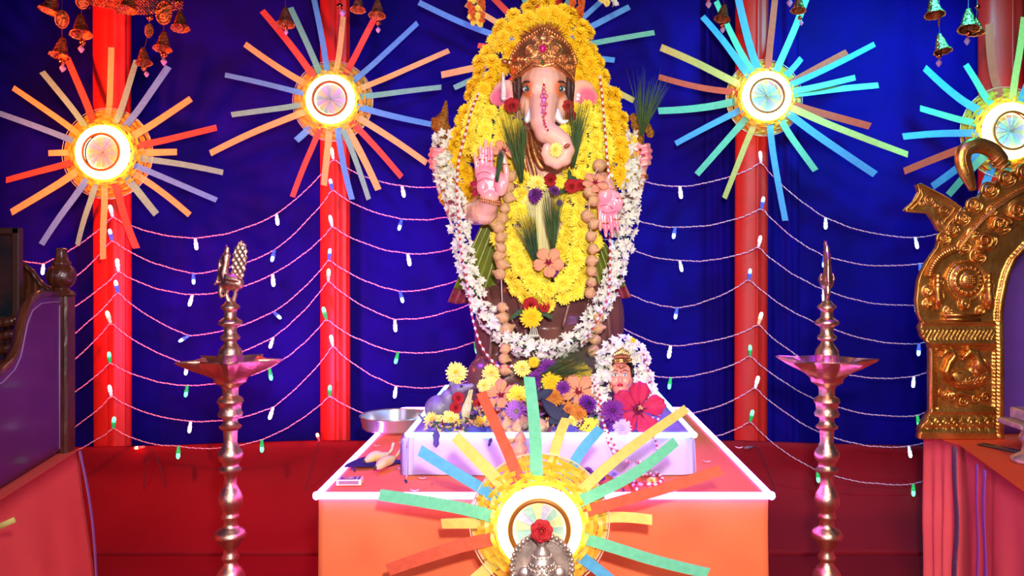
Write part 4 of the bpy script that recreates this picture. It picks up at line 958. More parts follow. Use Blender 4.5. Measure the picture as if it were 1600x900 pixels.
bloom('magenta_hibiscus', HM, 997, 640, 2.84, 42, 'big magenta hibiscus hiding the chin of the small goddess face', d=(.05,-1,.15), spin=1.45)
bloom('red_rose', RS, 716, 622, 2.90, 9, 'upper red rose held by the grey mouse', 'rose'); bloom('red_rose', RS, 712, 637, 2.90, 9, 'lower red rose in front of the grey mouse', 'rose')
bloom('red_rose', RS, 748, 632, 2.94, 9, 'crushed brown red rose right of the cream thread tuft', 'rose')
# leaves
for k, (kd, x, y, Y, r, sp, d, lb) in enumerate((('g',690,645,2.95,16,1.4,(0,-.5,1),'green leaf under the grey mouse'),('g',735,640,2.93,18,.2,(0,-.8,.5),'green leaf standing by the cream thread tuft'),('d',862,640,2.88,26,.8,(-.2,-1,.4),'large dark green leaf in the middle of the heap'),('d',846,618,2.92,20,2,(0,-1,.4),'dark green leaf beside the mint stick'),('v',885,668,2.86,20,1.2,(0,-1,.5),'dark violet lit leaf lying at the pedestal front edge'),('v',742,672,2.85,18,1.5,(0,-1,.4),'violet lit leaf lying left of the red stick'),('v',762,674,2.85,15,1.1,(0,-1,.4),'violet lit leaf touching the red stick'),('v',682,683,2.805,16,.0,(0,-1,.1),'violet lit leaf drooping over the pedestal neon at left'),('v',766,690,2.805,8,-.3,(0,-1,.1),'small leaf drooping over the neon beside the red stick'),('v',1000,672,2.85,18,1.5,(0,-1,.5),'violet lit leaf under the magenta hibiscus'),('v',990,680,2.845,12,.5,(0,-1,.4),'small violet lit leaf below the white lilac flower'),('d',880,640,2.9,20,-1,(0,-1,.5),'dark leaf under the wilted orange flowers'),('g',850,600,2.97,18,.5,(0,-1,.4),'green leaf behind the deep yellow central flower'),('d',745,652,2.91,22,-1.1,(0,-1,.8),'slim dark twig leaf by the cream thread tuft'),('d',870,655,2.875,22,1.9,(0,-1,.3),'long dark leaf crossing behind the tan stick'))):
    o = inst('leaf', LM[kd], P(x, y, Y), aim(d, sp), U(r, Y)); tag(o, lb, 'leaf')
random.seed(130); mb = MB(); mats_ = [leafmat('scatter_mauve', (150, 90, 170)), leafmat('scatter_yellow', (240, 210, 80)), LF, LFV, leafmat('scatter_peach', (236, 176, 136)), leafmat('scatter_wine', (120, 20, 60))]
for k in range(420):
    x = R(668, 935); mid = 1-abs((x-830)/130)**2; y = R(660-max(0, 62*mid), 676); Y = 2.85+(676-y)*.0021+R(-.01, .015); mb.cur = random.randrange(6)
    c0 = P(x, y, Y); a = R(0, 6.3); L_ = R(.008, .022); u_ = Vector((math.cos(a), R(-.6, .2), math.sin(a)))*L_; w_ = Vector((-math.sin(a), R(-.4, .4), math.cos(a)))*L_*.35; n_ = Vector((0, -.004, 0))
    mb.add([c0-u_, c0-w_+n_, c0+w_+n_, c0+u_, c0+n_*-.6], [(0, 1, 2), (1, 3, 2), (0, 4, 1), (0, 2, 4), (3, 1, 4), (3, 4, 2)])
o = obj('petal_scatter', mb, mats_, None, False, base=P(820, 670, 2.88), kind='stuff'); tag(o, 'loose mixed petals and leaf bits strewn through the flower heap on the pedestal', 'petals')
# cream thread tuft
mb = MB(); 
for k in range(60):
    a = P(736+R(-3, 3), 610+R(-2, 2), 2.93); b = P(724+R(-8, 10), 660+R(-3, 3), 2.90+R(-.01, .01)); mb.tube([a, a.lerp(b, .5)+Vector((R(-.005, .005), R(-.006, .006), 0)), b], [.0012, .0016, .0012], 4)
o = obj('thread_tuft', mb, mat('cream_thread', (226, 214, 170), .7), base=P(730, 640, 2.92)); tag(o, 'cream thread tuft leaning by the grey mouse', 'tuft')
# loose dumplings on the pedestal
for k, (x, y, Y, r, lb) in enumerate(((792,664,2.88,12,'dumpling right of the red stick, at the pedestal edge'),(808,668,2.87,12,'dumpling next to the mint stick on its left'),(818,660,2.88,11,'dumpling half behind the mint stick'),(797,682,2.84,12,'dumpling hanging over the front edge between red and mint sticks'),(843,664,2.87,12,'dumpling just right of the mint stick'),(813,685,2.805,10,'upper of two dumplings hanging over the pedestal neon'),(811,702,2.795,13,'lowest dumpling hanging in front of the white pedestal cloth'))):
    o = inst('dumpling', DU[k % 3], P(x, y, Y), aim((R(-.3, .3), -.5, 1), R(0, 6)), U(r, Y)); tag(o, lb, 'dumpling', 'loose dumplings on the pedestal')
# small goddess face with crown
GD = thing('goddess_figure', 'small goddess figure with pink face, black hair and gold crown, right front of the pedestal', 'statue', (P(970, 655, 3.0).x, 2.99, .897))
mb = MB(); e(mb, 969, 590, 2.975, 20.5, 26, .045); e(mb, 969, 604, 2.965, 13, 16, .035); e(mb, 969, 593, 2.925, 2.6, 5, .008); e(mb, 969, 596.5, 2.925, 3.6, 2, .008); e(mb, 950, 592, 2.98, 3, 6, .01); e(mb, 988, 592, 2.98, 3, 6, .01); e(mb, 960, 597, 2.94, 6, 6, .012); e(mb, 978, 597, 2.94, 6, 6, .012); e(mb, 969, 611, 2.94, 5, 4, .015)
tb(mb, [(969,610,2.98,9),(969,630,2.99,12),(969,655,3.0,22)]); blob('body', mb, mat('goddess_skin', (244, 150, 132), .4, coat=.2), GD, .0032, 3)
mb = MB(); e(mb, 969, 577, 3.0, 24, 18, .05); e(mb, 951, 582, 2.975, 5, 12, .03); e(mb, 987, 582, 2.975, 5, 12, .03); obj('hair', mb, mat('black_hair', (18, 12, 16), .4), GD)
for s in (-1, 1):
    mb = MB(); e(mb, 969+s*7.5, 586, 2.931, 3.8, 2.6, .005); ey = obj('eye', mb, EW, GD); mb = MB(); e(mb, 969+s*7.5, 586, 2.927, 1.6, 1.9, .003); obj('iris', mb, EI, ey)
    mb = MB(); mb.tube(PS([(969+s*3,580.5,2.925),(969+s*8,578,2.927),(969+s*13,581,2.935)], 6), .0014, 5); obj('eyebrow', mb, BK, GD)
    mb = MB(); mb.tube(PS([(969+s*3.5,584.5,2.927),(969+s*7.5,583,2.926),(969+s*12,586,2.931)], 6), .001, 5); obj('eyelid_line', mb, BK, GD)
mb = MB(); e(mb, 969, 602, 2.923, 5, 1.7, .006); e(mb, 967, 601, 2.922, 2.5, 1.5, .006); e(mb, 971, 601, 2.922, 2.5, 1.5, .006); obj('lips', mb, mat('lip_red', (190, 14, 30), .3), GD)
mb = MB(); e(mb, 970, 581, 2.922, 1.6, 1.6, .003); obj('bindi', mb, REDP, GD); mb = MB(); e(mb, 971, 573, 2.925, 3.5, 3, .006); e(mb, 966, 572, 2.925, 3, 2, .005); e(mb, 976, 572, 2.925, 3, 2, .005); obj('forehead_jewel', mb, GOLD, GD)
mb = MB(); tb(mb, [(950,600,2.96,2.2),(956,604,2.94,1.2)]); mb.lathe([(.001, .0), (.006, -.01), (.001, -.022)], P(955, 600, 2.935), 8); obj('earring', mb, GOLD, GD)
mb = MB(); GB = mat('bright_gold', (240, 196, 120), .2, 1)
for k, (r, h) in enumerate(((17, 0), (16, 3.2), (14, 6.4))): mb.tube([P(970, 564-h, 2.97)+Vector((U(r, 2.97)*math.cos(2*PI*q/28), U(r, 2.97)*.8*math.sin(2*PI*q/28), 0)) for q in range(28)], .004, 6, closed=True)
for k in range(9):
    f = (k-4)/4; mb.tube(PS([(970+f*12,559,2.93),(970+f*11+2,552-(1-abs(f))*5,2.93),(970+f*7+7*(1-abs(f)),548-(1-abs(f))*9,2.94)], 6), [.004,.005,.005,.004,.003,.001], 6, flat=.6)
obj('crown', mb, GB, GD)
garland('tuberose_wreath', 'white tuberose wreath framing the small goddess face', 'garland', [(938,672,2.91),(938,640,2.92),(940,605,2.93),(945,570,2.94),(957,545,2.95),(975,538,2.96),(993,545,2.95),(1003,570,2.94),(1008,600,2.93),(1012,635,2.92)], 30, 4, 9, TB, 9.5, 'tuberose', .02, 1.0, seed=109, jit=.6, spread=.8)
o = bloom('orange_blossom', YG[2], 989, 532, 2.94, 5, 'tiny orange blossom on top of the white wreath', d=(0,-1,.6))
random.seed(110)
beads('bead string down the left of the small goddess wreath', [(928,586,2.93),(930,605,2.92),(935,630,2.9),(941,655,2.87),(946,675,2.83),(950,690,2.80),(958,705,2.79),(966,716,2.79)], 30)
beads('second bead string left of the small goddess, beside the deep purple daisy', [(934,600,2.92),(938,625,2.9),(940,650,2.86),(948,672,2.82),(955,685,2.8),(965,705,2.79),(978,716,2.79)], 28)
beads('bead string curving over the right of the white wreath', [(1004,548,2.93),(1012,575,2.92),(1016,605,2.92),(1017,630,2.9),(1021,650,2.88),(1010,665,2.85),(1000,678,2.83)], 34)
beads('bead string looping on the pedestal top right of the magenta hibiscus', [(1020,636,2.88),(1030,650,2.86),(1022,662,2.85),(1015,675,2.83),(1024,688,2.80),(1027,702,2.795)], 24)
ty = lambda y: .7*F/(y-415)      # depth of the table top (plus a bead) at a picture row
beads('outer loop of the bead string pile lying on the table', [(968,718,2.79),(985,722,ty(722)),(1003,722,2.74),(1020,735,ty(735)),(1035,748,ty(748)),(1020,760,ty(760)),(1003,768,ty(768)),(990,758,ty(758)),(982,742,ty(742)),(996,735,ty(735)),(1012,742,ty(742))], 56, 5)
beads('inner loop of the bead string pile, over a pale flower', [(978,720,2.78),(992,728,ty(728)),(985,745,ty(745)),(995,755,ty(755)),(1010,757,ty(757)),(1022,752,ty(752)),(1018,740,ty(740)),(1002,742,ty(742))], 36, 5)
for (me, x, y, r, lb) in ((PU[0],918,738,10,'purple flower lying on the table in front of the pedestal'),(YC[0],970,752,11,'cream flower lying on the table left of the bead pile'),(WB[0],960,742,9,'white lilac blossom on the table left of the cream flower'),(YC[1],1018,752,8,'pale flower lying inside the bead pile'),(WB[0],1048,766,9,'white blossom at the right tip of the bead pile'),(PU[0],938,747,9,'violet blossom on the table behind the mint stick')):
    bloom('flower', me, x, y, ty(y)-.01, r, lb, 'flower', (0, -.5, 1), 'flowers fallen on the table')
for (kd, x, y, r, lb) in (('v',974,766,6,'small violet lit leaf on the table by the mint stick'),('d',634,752,7,'grey leaf scrap on the table left of the pedestal'),('d',675,757,3,'tiny dark scrap on the table near the blue stick')):
    o = inst('leaf', LM[kd], P(x, y, .71*F/(y-415)), aim((0, -.2, 1), R(0, 6)), U(r, 2.6)); tag(o, lb, 'leaf')
PT = leafmat('petal_scrap', (240, 220, 190))
for (x, y, lb) in ((648,767,'pale petal scrap beside the front neon at left'),(627,733,'pale petal scrap right of the leaf with bananas'),(589,697,'pale petal scrap behind the leaf with bananas'),(628,693,'pale petal scrap in front of the steel tray'),(660,748,'pale petal scrap against the pedestal foot'),(1104,722,'pale petal scrap right of the pedestal'),(1155,700,'pale petal scrap near the right table edge'),(1098,744,'pale petal scrap in front of the right pedestal corner'),(1060,776,'pale petal scrap close to the front neon')):
    Y = .712*F/(y-415); c0 = P(x, y, Y); mb = MB(); a = R(-.4, .4)
    mb.slab(4, 4, lambda u, v: (c0.x+(u-.5)*.026*math.cos(a)-(v-.5)*.012*math.sin(v*PI), c0.y+(v-.5)*.012, .7545+.004*(u-.5)**2*4), (0, 0, -.0012)); o = obj('petal', mb, PT, base=(c0.x, c0.y, .753)); tag(o, lb, 'petal')
# steel tray behind left
Y = 3.62; c0 = Vector((P(617, 655, Y).x, Y, .757)); mb = MB()
mb.lathe([(.01, .006), (.125, .006), (.133, .012), (.142, .058), (.150, .062), (.152, .058), (.146, .052), (.138, .008), (.128, .0), (.01, .0)], c0, 64)
o = obj('steel_tray', mb, mat('polished_steel', (206, 206, 212), .22, .75), base=c0); autosmooth(o, 35); tag(o, 'round polished steel tray at the back left of the table', 'tray')
mb = MB(); 
for k in range(2): mb.box(c0+Vector((-.118+k*.014, -.095-.0*k, .034)), (.003, .002, .006), Matrix.Rotation(-.8, 3, 'Z'))
# betel leaf with bananas; its navy colour holds the violet light on it
Y = 2.98; c0 = P(587, 724, Y); c0.z = .753
def leafbig(u, v):
    s = (u-.5)*2; w_ = .062*math.sin(min(1, v*1.02+.02)**.75*PI)**.8+.001; x = -.105+.21*v
    return Vector((c0.x+x, c0.y+s*w_*1.25-.02+.05*v, .7545+.010*s*s*math.sin(v*PI)+.004*math.sin(v*7)))
mb = MB(); mb.slab(12, 24, leafbig, (0, 0, -.0015)); mb.tube([(c0.x-.07, c0.y-.07, .756), (c0.x-.055, c0.y-.09, .757), (c0.x-.05, c0.y-.105, .757)], .003, 6); o = obj('leaf_plate', mb, leafmat('navy_lit_leaf', (36, 34, 92), (28, 26, 76), tl=.05), base=c0); tag(o, 'dark heart shaped leaf lying on the table left of the pedestal', 'leaf')
BAN = mat('banana_skin', (226, 208, 160), .55, c2=(214, 180, 90), vscale=12, spots=None); BANT = mat('banana_tip', (60, 44, 50), .6)
for k, (pts, lb) in enumerate((([(607,716,2.99),(597,714,2.97),(585,713,2.95),(575,718,2.93),(570,724,2.92)], 'banana on the dark leaf, rear of the pair'), ([(610,716,2.97),(602,715,2.95),(592,718,2.92),(584,727,2.88),(580,733,2.87)], 'banana on the dark leaf, front of the pair with the dark tip'))):
    L_ = [P(*p) for p in pts]; L_ = [Vector((p.x, p.y, max(p.z, .778) if i > 0 else .79)) for i, p in enumerate(L_)]
    if k: L_ = [Vector((p.x+.022, p.y-.03, p.z-.002)) for p in L_]
    t = thing('banana', lb, 'fruit', (c0.x, c0.y, .757), 'bananas on the leaf')
    mb = MB(); q = spline([tuple(p) for p in L_], 12); mb.tube(q, [.006, .011, .016, .018, .0195, .020, .020, .0195, .018, .015, .011, .006], 8); obj('skin', mb, BAN, t)
    mb = MB(); mb.tube([q[-1], q[-1]+(q[-1]-q[-2]).normalized()*.008], [.006, .004], 6); obj('tip', mb, BANT, t)
    mb = MB(); mb.tube([q[0]-(q[1]-q[0])*.2, q[0]+Vector((.01, .01, .012)), q[0]+Vector((.014+.01*k, .02, .034))], [.006, .005, .006], 6); obj('stem', mb, MATS['leaf_violet_lit'] if False else BAN, t)
# matchbox
c0 = P(545, 758, 2.70); c0 = Vector((c0.x, 2.715, .7535)); t = thing('matchbox', 'small cream matchbox at the front left corner of the table', 'matchbox', c0)
rt = Matrix.Rotation(.05, 3, 'Z')
def mbx(dx, dy, dz, h): m_ = MB(); m_.box(c0+rt@Vector((dx, dy, dz)), h, rt); return m_
obj('sleeve', mbx(0, 0, .009, (.040, .022, .009)), mat('matchbox_card', (236, 214, 160), .6), t, False)
obj('striker', mbx(0, -.0222, .009, (.032, .0006, .0055)), mat('striker_brown', (150, 120, 120), .8, var=.3, vscale=400), t, False)
lb_ = obj('label_panel', mbx(-.004, 0, .0183, (.026, .017, .0005)), mat('matchbox_purple', (104, 70, 120), .5), t, False)
obj('label_band', mbx(.030, 0, .0183, (.004, .020, .0005)), MATS['matchbox_purple'], t, False)
mb = MB(); mb.ell(c0+rt@Vector((-.004, 0, .0190)), (.020, .009, .0008), 16, 5, rt); obj('label_oval', mb, mat('matchbox_orange', (230, 130, 90), .5), lb_)
mb = MB(); mb.ell(c0+rt@Vector((.004, 0, .0197)), (.009, .004, .0006), 12, 5, rt); obj('label_patch', mb, MATS['matchbox_card'], lb_)
# ================================================ BRASS OIL LAMPS
BRASS = mat('brass', (236, 190, 160), .36, 1, c2=(214, 164, 136), vscale=25, bump=.15, bscale=90)
def oil_lamp(cx, Y, label, birdrot):
    C0 = Vector(((cx-850)*Y/F, Y, 0)); k = Y/F
    t = thing('oil_lamp', label, 'oil lamp', C0, 'tall brass oil lamps')
    Z = lambda y: max(0.001, ZC-(y-415)*k)
    prof = [(597,24),(603,14),(608,12),(618,12),(622,18),(627,20),(632,17),(640,16),(646,19),(650,18),(652,12),(657,10.5),(663,13),(666,17),(669,16),(672,11),(690,10),(694,11.5),(698,12.5),(705,18),(712,19),(718,17),(724,12.5),(729,13),(733,17),(737,16.5),(741,10.5),(748,9.5),(757,10),(763,12),(770,16),(778,18.5),(786,18.5),(793,15),(798,12),(803,12),(806,14),(809,13.5),(812,10.5),(820,11),(824,13),(829,21),(836,24),(840,23),(843,19),(852,14),(856,10.5),(864,10.5),(869,13.5),(874,13),(877,10),(882,11),(888,16),(896,21),(906,23),(916,21),(926,14),(934,11),(945,11),(950,16),(956,16),(960,11),(975,12),(990,20),(1005,30),(1025,52),(1045,75),(1055,84),(1062,86),(1071,86)]
    mb = MB(); pr = [(r*k, Z(y)) for y, r in prof]; mb.lathe(list(reversed(pr)), C0*1 if False else Vector((C0.x, C0.y, 0)), 40, wob=lambda q, z: 1+.008*math.sin(q*16))
    autosmooth(obj('stem', mb, BRASS, t), 50)
    # plate with five spouts
    def rad(q): 
        d = min(abs((q-a+PI) % (2*PI)-PI) for a in [birdrot*0+2*PI*i/5+.0 for i in range(5)]); return 50+30*max(0, 1-d/.26)**1.3
    vs = []; fs = []; n = 120; mb = MB(); rows = [(.20,578),(.50,577),(.82,571),(.97,562),(1.0,560.5),(1.02,562),(.98,566),(.80,577),(.62,585),(.50,590),(.45,597),(.25,600)]
    for (f, y) in rows:
        for i in range(n):
            q = 2*PI*i/n; rr = (52+(rad(q)-52)*max(0, (f-.5)/.5))*f; vs.append((C0.x+rr*k*math.cos(q), C0.y+rr*k*math.sin(q), Z(y)))
    for j in range(len(rows)-1):
        for i in range(n): fs.append((j*n+i, j*n+(i+1) % n, (j+1)*n+(i+1) % n, (j+1)*n+i))
    fs.append(tuple(range(n))); mb.add(vs, fs); autosmooth(obj('lamp_plate', mb, BRASS, t), 40)
    prof = [(470,7),(474,9),(478,14),(481,14.5),(484,10),(488,9),(496,10),(501,17),(504,18.5),(507,17.5),(511,10.5),(515,9.5),(521,10),(525,14),(528,15),(531,13),(533,9),(537,10),(541,13),(547,17),(551,17.5),(552,18.3),(554,18.3),(555,17.7),(575,19)]
    mb = MB(); mb.lathe(list(reversed([(r*k, Z(y)) for y, r in prof])), Vector((C0.x, C0.y, 0)), 32); autosmooth(obj('bell_finial', mb, BRASS, t), 45)
    # peacock
    B = Vector((C0.x, C0.y, Z(440))); rm = Matrix.Rotation(birdrot, 3, 'Z')
    def q(x, y, z=0): return B+rm@Vector((x*k, y*k, -z*k)) # x right, y depth, z down
    mb = MB()
    mb.ell(q(2, 0, 0), (17*k, 11*k, 13*k), 16, 10, rm); mb.ell(q(12, 0, 3), (10*k, 8*k, 10*k), 12, 8, rm)
    mb.tube([q(-6, 0, 0), q(-10, 0, -14), q(-7, 0, -27), q(-6, 0, -36)], [9*k, 7*k, 5.5*k, 6*k], 10)
    mb.ell(q(-6, 0, -40), (7*k, 5.5*k, 6*k), 12, 8, rm); mb.tube([q(-10, 0, -39), q(-16, 0, -33), q(-19, 0, -27)], [3.5*k, 2.5*k, 1.2*k], 8)
    mb.tube([q(-6, 0, -44), q(-5, 0, -52), q(-7, 0, -58)], [4.5*k, 4*k, 1*k], 8, flat=.7)
    mb.tube([q(-17, 0, -28), q(-18, 0, -10), q(-22, 0, 2), q(-26, 0, 6)], [2.2*k, 2.6*k, 2.5*k, 2*k], 8)
    mb.tube([q(-14, 0, 2), q(-16, 0, 18), q(-14, 0, 26)], [4*k, 4*k, 2.5*k], 8)
    mb.tube([q(-5, 0, 8), q(-6, 0, 20), q(-3, 0, 32)], [5*k, 3.5*k, 4*k], 8); mb.tube([q(7, 0, 9), q(8, 0, 20), q(4, 0, 32)], [5*k, 3.5*k, 4*k], 8)
    bd = obj('peacock', mb, BRASS, t)
    m2 = bd.modifiers.new('remesh', 'REMESH'); m2.mode = 'VOXEL'; m2.voxel_size = .0035; m2.use_smooth_shade = True
    mb = MB()
    mb.slab(16, 30, lambda u, v: q(10+8*v+(u-.5)*(14+8*math.sin(v*PI))*(1 if v < .85 else (1-v)/.15*.9+.1)+1.3*math.sin(v*44)*(1 if u > .9 or u < .1 else 0), -2-1.1*math.cos(u*16)*math.cos(v*34), 2-66*v), tuple(rm@Vector((0, 4*k, 0)))); obj('tail', mb, BRASS, bd)
    for s in (-1, 1):
     mb = MB(); mb.slab(8, 10, lambda u, v: q(-6+22*v, s*(11+1.5*math.sin(v*PI)-abs(u-.5)*4), -6+(u-.5)*14*(1-v*.5)+v*4+.6*math.sin(v*20)), tuple(rm@Vector((0, -s*2*k, 0))))
     obj('wing', mb, BRASS, bd)
oil_lamp(360, 2.90, 'tall brass oil lamp with a peacock seen side on, left of the table', 0)
oil_lamp(1292, 2.90, 'tall brass oil lamp with a peacock facing forward, right of the table', 1.35)

# ================================================ FRONT SILVER IDOL ON ITS STOOL
SIL = mat('silver', (226, 204, 190), .38, .8, bump=.1, bscale=100, c2=(180, 156, 144), vscale=40)
Y = 2.0; k = Y/F; cx = P(847, 0, Y).x
zb = P(0, 1010, Y).z
t = thing('stool', 'small wooden stool under the silver idol at the bottom of the picture', 'stool', (cx, Y, 0)); mb = MB(); mb.bbox((cx, Y, zb-.022), (.16, .10, .02), .005); obj('seat', mb, mat('stool_wood', (110, 60, 30), .5), t, False)
for sx in (-1, 1):
    for sy in (-1, 1): mb = MB(); mb.box((cx+sx*.13, Y+sy*.075, (zb-.043)/2), (.013, .013, (zb-.043)/2)); obj('leg', mb, MATS['stool_wood'], t, False)
SI = thing('silver_idol', 'small silver idol with tiered crown and beaded halo, bottom centre before the sunburst', 'statue', (cx, Y, zb))
q = lambda x, y, d=0: P(x, y, Y)+Vector((0, d, 0))
mb = MB()
def halo(a): # outline of halo
    return (847+50*math.cos(a)*(1.0), 893-52*math.sin(a))
poly = [q(*halo(-.6+(PI+1.2)*i/40), .035) for i in range(41)]+[q(820, 1005, .035), q(874, 1005, .035)]
mb.prism(list(reversed(poly)), (0, 1, 0), .006)
hl = obj('halo', mb, SIL, SI, False)
mb = MB()
for i in range(27):
    a = -.6+(PI+1.2)*i/26; x, y = halo(a); c = q(847+(x-847)*.97, 893+(y-893)*.97, .030); mb.ell(c, (.0058, .0058, .0058), 8, 6)
    mb.tube([q(847+(x-847)*.86, 893+(y-893)*.86, .032), q(847+(x-847)*1.03, 893+(y-893)*1.03, .030)], [.0028, .0052], 7); 
mb.tube([q(847+(halo(-.6+(PI+1.2)*i/40)[0]-847)*.85, 893+(halo(-.6+(PI+1.2)*i/40)[1]-893)*.85, .031) for i in range(41)], .0016, 6)
obj('halo_beads', mb, SIL, hl)
mb = MB(); zz = lambda y: P(0, y, Y).z
mb.lathe([(.004, zz(838)), (.009, zz(842)), (.0115, zz(848)), (.009, zz(853)), (.013, zz(856)), (.019, zz(861)), (.021, zz(864)), (.020, zz(866)), (.023, zz(869)), (.0285, zz(874)), (.030, zz(877)), (.026, zz(881)), (.034, zz(889)), (.037, zz(892))][::-1], (cx, Y, 0), 32)
autosmooth(obj('crown', mb, SIL, SI), 50)
mb = MB()
for yy, r, n_, s_ in ((880, .029, 18, .0042), (886, .033, 20, .004), (868, .0225, 16, .0028)):
    for i in range(n_): a = 2*PI*i/n_; mb.ell((cx+r*math.cos(a), Y+r*math.sin(a), zz(yy)), (s_, s_, s_*1.2), 7, 5)
obj('crown_beads', mb, SIL, SI, kind='stuff')
mb = MB()
e(mb, 847, 912, Y, 27, 28, .035); e(mb, 820, 896, Y+.01, 11, 12, .012); e(mb, 874, 896, Y+.01, 11, 12, .012); e(mb, 847, 955, Y, 32, 34, .04); e(mb, 847, 995, Y, 42, 18, .055); tb(mb, [(847,905,Y-.03,10),(847,925,Y-.04,8),(852,940,Y-.045,6)]); e(mb, 818, 950, Y-.01, 10, 20, .02); e(mb, 876, 950, Y-.01, 10, 20, .02)
blob('body', mb, SIL, SI, .003, 3)
mb = MB()
for i in range(9): a = PI*(i+.5)/9; mb.ell(q(847+24*math.cos(a), 897+0*i-2*math.sin(a), -.03-.01*math.sin(a)), (.0045, .004, .0065), 8, 6)
mb.ell(q(847, 896, -.04), (.020, .006, .008), 12, 8)
obj('brow_jewels', mb, SIL, SI)
o = inst('red_rose', RS, q(846, 827, -.012), aim((0, -1, .25), .3), U(16.5, Y)); tag(o, 'deep red rose on top of the silver idol', 'rose')

# ================================================ GOLDEN ARCH ON THE PINK TABLE (right)
PKC = mat('pink_table_cloth', (242, 96, 98), .8, c2=(234, 84, 88), vscale=4, bump=.1, bscale=250)
LACE = mat('lace_band', (84, 62, 96), .6, c2=(130, 100, 120), vscale=70); ORT = mat('orange_top_cloth', (228, 74, 30), .7)
RT = thing('side_table', 'side table under a pink red cloth with a lace band, at the right edge', 'table', (2.1, 3.0, 0))
cor = [(1.605, 3.52), (1.655, 3.32), (1.46, 2.35), (2.9, 2.30), (2.9, 3.60)]
def skirtpts(cor, n=40):
    out = []
    m_ = len(cor)
    for i in range(m_):
        a = Vector((*cor[i], 0)); b = Vector((*cor[(i+1) % m_], 0))
        for s in range(n): out.append((a.lerp(b, s/n), (b-a).normalized().cross(Vector((0, 0, 1)))*-1))
    return out
def drape(name, cor, z0, m_, par, amp, flare=.02, top=True, bot=.01):
    sp = skirtpts(cor); n = len(sp); mb = MB(); vs = []; fs = []; nv = 12
    for j in range(nv+1):
        f = j/nv
        for i, (p, nn) in enumerate(sp):
            w_ = (amp*math.sin(i*.55)+amp*.6*math.sin(i*.23+1)+amp*noise.noise((i*.11, f*2, 7)))*min(1, f*2)+flare*f
            vs.append((p.x-nn.x*-w_ if False else p.x-nn.x*w_, p.y-nn.y*w_, z0+(bot-z0)*f))
    for j in range(nv):
        for i in range(n): fs.append((j*n+i, j*n+(i+1) % n, (j+1)*n+(i+1) % n, (j+1)*n+i))
    if top: fs.append(tuple(range(n)))
    mb.add(vs, fs); return obj(name, mb, m_, par)
drape('cloth_skirt', cor, .748, PKC, RT, .010, .0)
mb = MB(); mb.prism([Vector((x, y, .749)) for x, y in cor], (0, 0, 1), .004); obj('top_cloth', mb, ORT, RT, False)
for (x, y) in ((1.75, 2.5), (2.8, 2.45), (1.8, 3.4), (2.8, 3.45)): mb = MB(); mb.box((x, y, .37), (.025, .025, .37)); obj('leg', mb, MATS['plywood'], RT, False)
# vertical lace band and satin ribbons on the side facing the camera
def band(name, c0, c1, w_, m_, zt=.75, sway=.012, ph=0):
    a = Vector((*c0, 0)); b = Vector((*c1, 0)); d = (b-a).normalized(); nn = Vector((d.y, -d.x, 0)); 
    if nn.x > 0: nn = -nn
    mb = MB()
    mb.slab(4, 26, lambda u, v: a+d*((u-.5)*w_+sway*math.sin(v*7+ph)+.03*v)+nn*(.030+.004*math.sin(v*11))+Vector((0, 0, zt-.74*v)), tuple(-nn*.002)); obj(name, mb, m_, RT)
band('lace_band', (1.645, 3.27), (1.46, 2.35), .06, LACE)
band('satin_ribbon', (1.59, 3.0), (1.46, 2.35), .022, mat('violet_satin', (150, 80, 190), .3, coat=.3), ph=1); band('satin_ribbon', (1.575, 2.92), (1.46, 2.35), .03, MATS['violet_satin'], ph=2)
# flat metal strip on the table
mb = MB(); mb.box((1.80, 3.18, .757), (.022, .14, .003), Matrix.Rotation(.5, 3, 'Z')); o = obj('metal_strip', mb, mat('dull_steel', (96, 92, 96), .4, .8), base=(1.80, 3.18, .754)); tag(o, 'flat grey metal strip lying on the table below the golden arch', 'metal strip')
GA = mat('arch_gold', (244, 182, 92), .33, .92, c2=(200, 132, 52), vscale=14, bump=.2, bscale=60)
Y = 3.43; AR = thing('golden_arch', 'ornate embossed golden arch standing on the side table at the right edge', 'arch', (P(1690, 682, Y).x, Y, .755))
def rows_fn(rows, y):
    for (a, b) in zip(rows, rows[1:]):
        if a[0] <= y <= b[0]:
            f = (y-a[0])/max(1e-6, b[0]-a[0]); return a[1]+(b[1]-a[1])*f, a[2]+(b[2]-a[2])*f
    return rows[-1][1:]
def relief(rows, h, t=.03, step=2.0, Y=Y, mirror=False):
    y0, y1 = rows[0][0], rows[-1][0]; nv = int((y1-y0)/step); wmax = max(r[2]-r[1] for r in rows); nu = int(wmax/step)
    mb = MB()
    def fn(u, v):
        y = y0+(y1-y0)*v; a, b = rows_fn(rows, y); x = a+(b-a)*u
        p = P(x, y, Y); p.y -= h(x, y, u, v)
        if mirror: p.x = 2*P(1690, 0, Y).x-p.x
        return p
    mb.slab(nu, nv, fn, (0, t, 0)); return mb
SC = [(1473,372,11,1),(1487,358,11,-1),(1503,340,12,1),(1521,320,13,1),(1545,296,14,1),(1572,278,14,1),(1600,268,14,1),(1630,255,14,1),(1660,240,14,1),
      (1540,375,16,-1),(1565,350,15,1),(1590,328,15,-1),(1527,400,12,1),(1620,300,16,1),(1655,285,16,-1),(1550,330,9,1),(1505,385,10,1),(1520,365,9,-1),
      (1448,455,8,1),(1448,475,7,-1),(1466,440,8,1),(1466,462,8,-1),(1540,440,9,-1),(1540,465,9,1),(1505,475,9,1),(1480,486,7,1),(1530,486,7,-1)]
def h_arch(x, y, u, v):
    h = .006
    a, b = rows_fn(rowsA, y)
    if x > b-9: h = .016+.004*math.sin(PI*(b-x)/9)        # plain outer border next to the opening
    elif x > b-13: h = .010+.004*math.cos(y*2.2)
    elif x < a+3: h = .014
    else: h = .006+.028*scroll(x, y, SC)
    return h
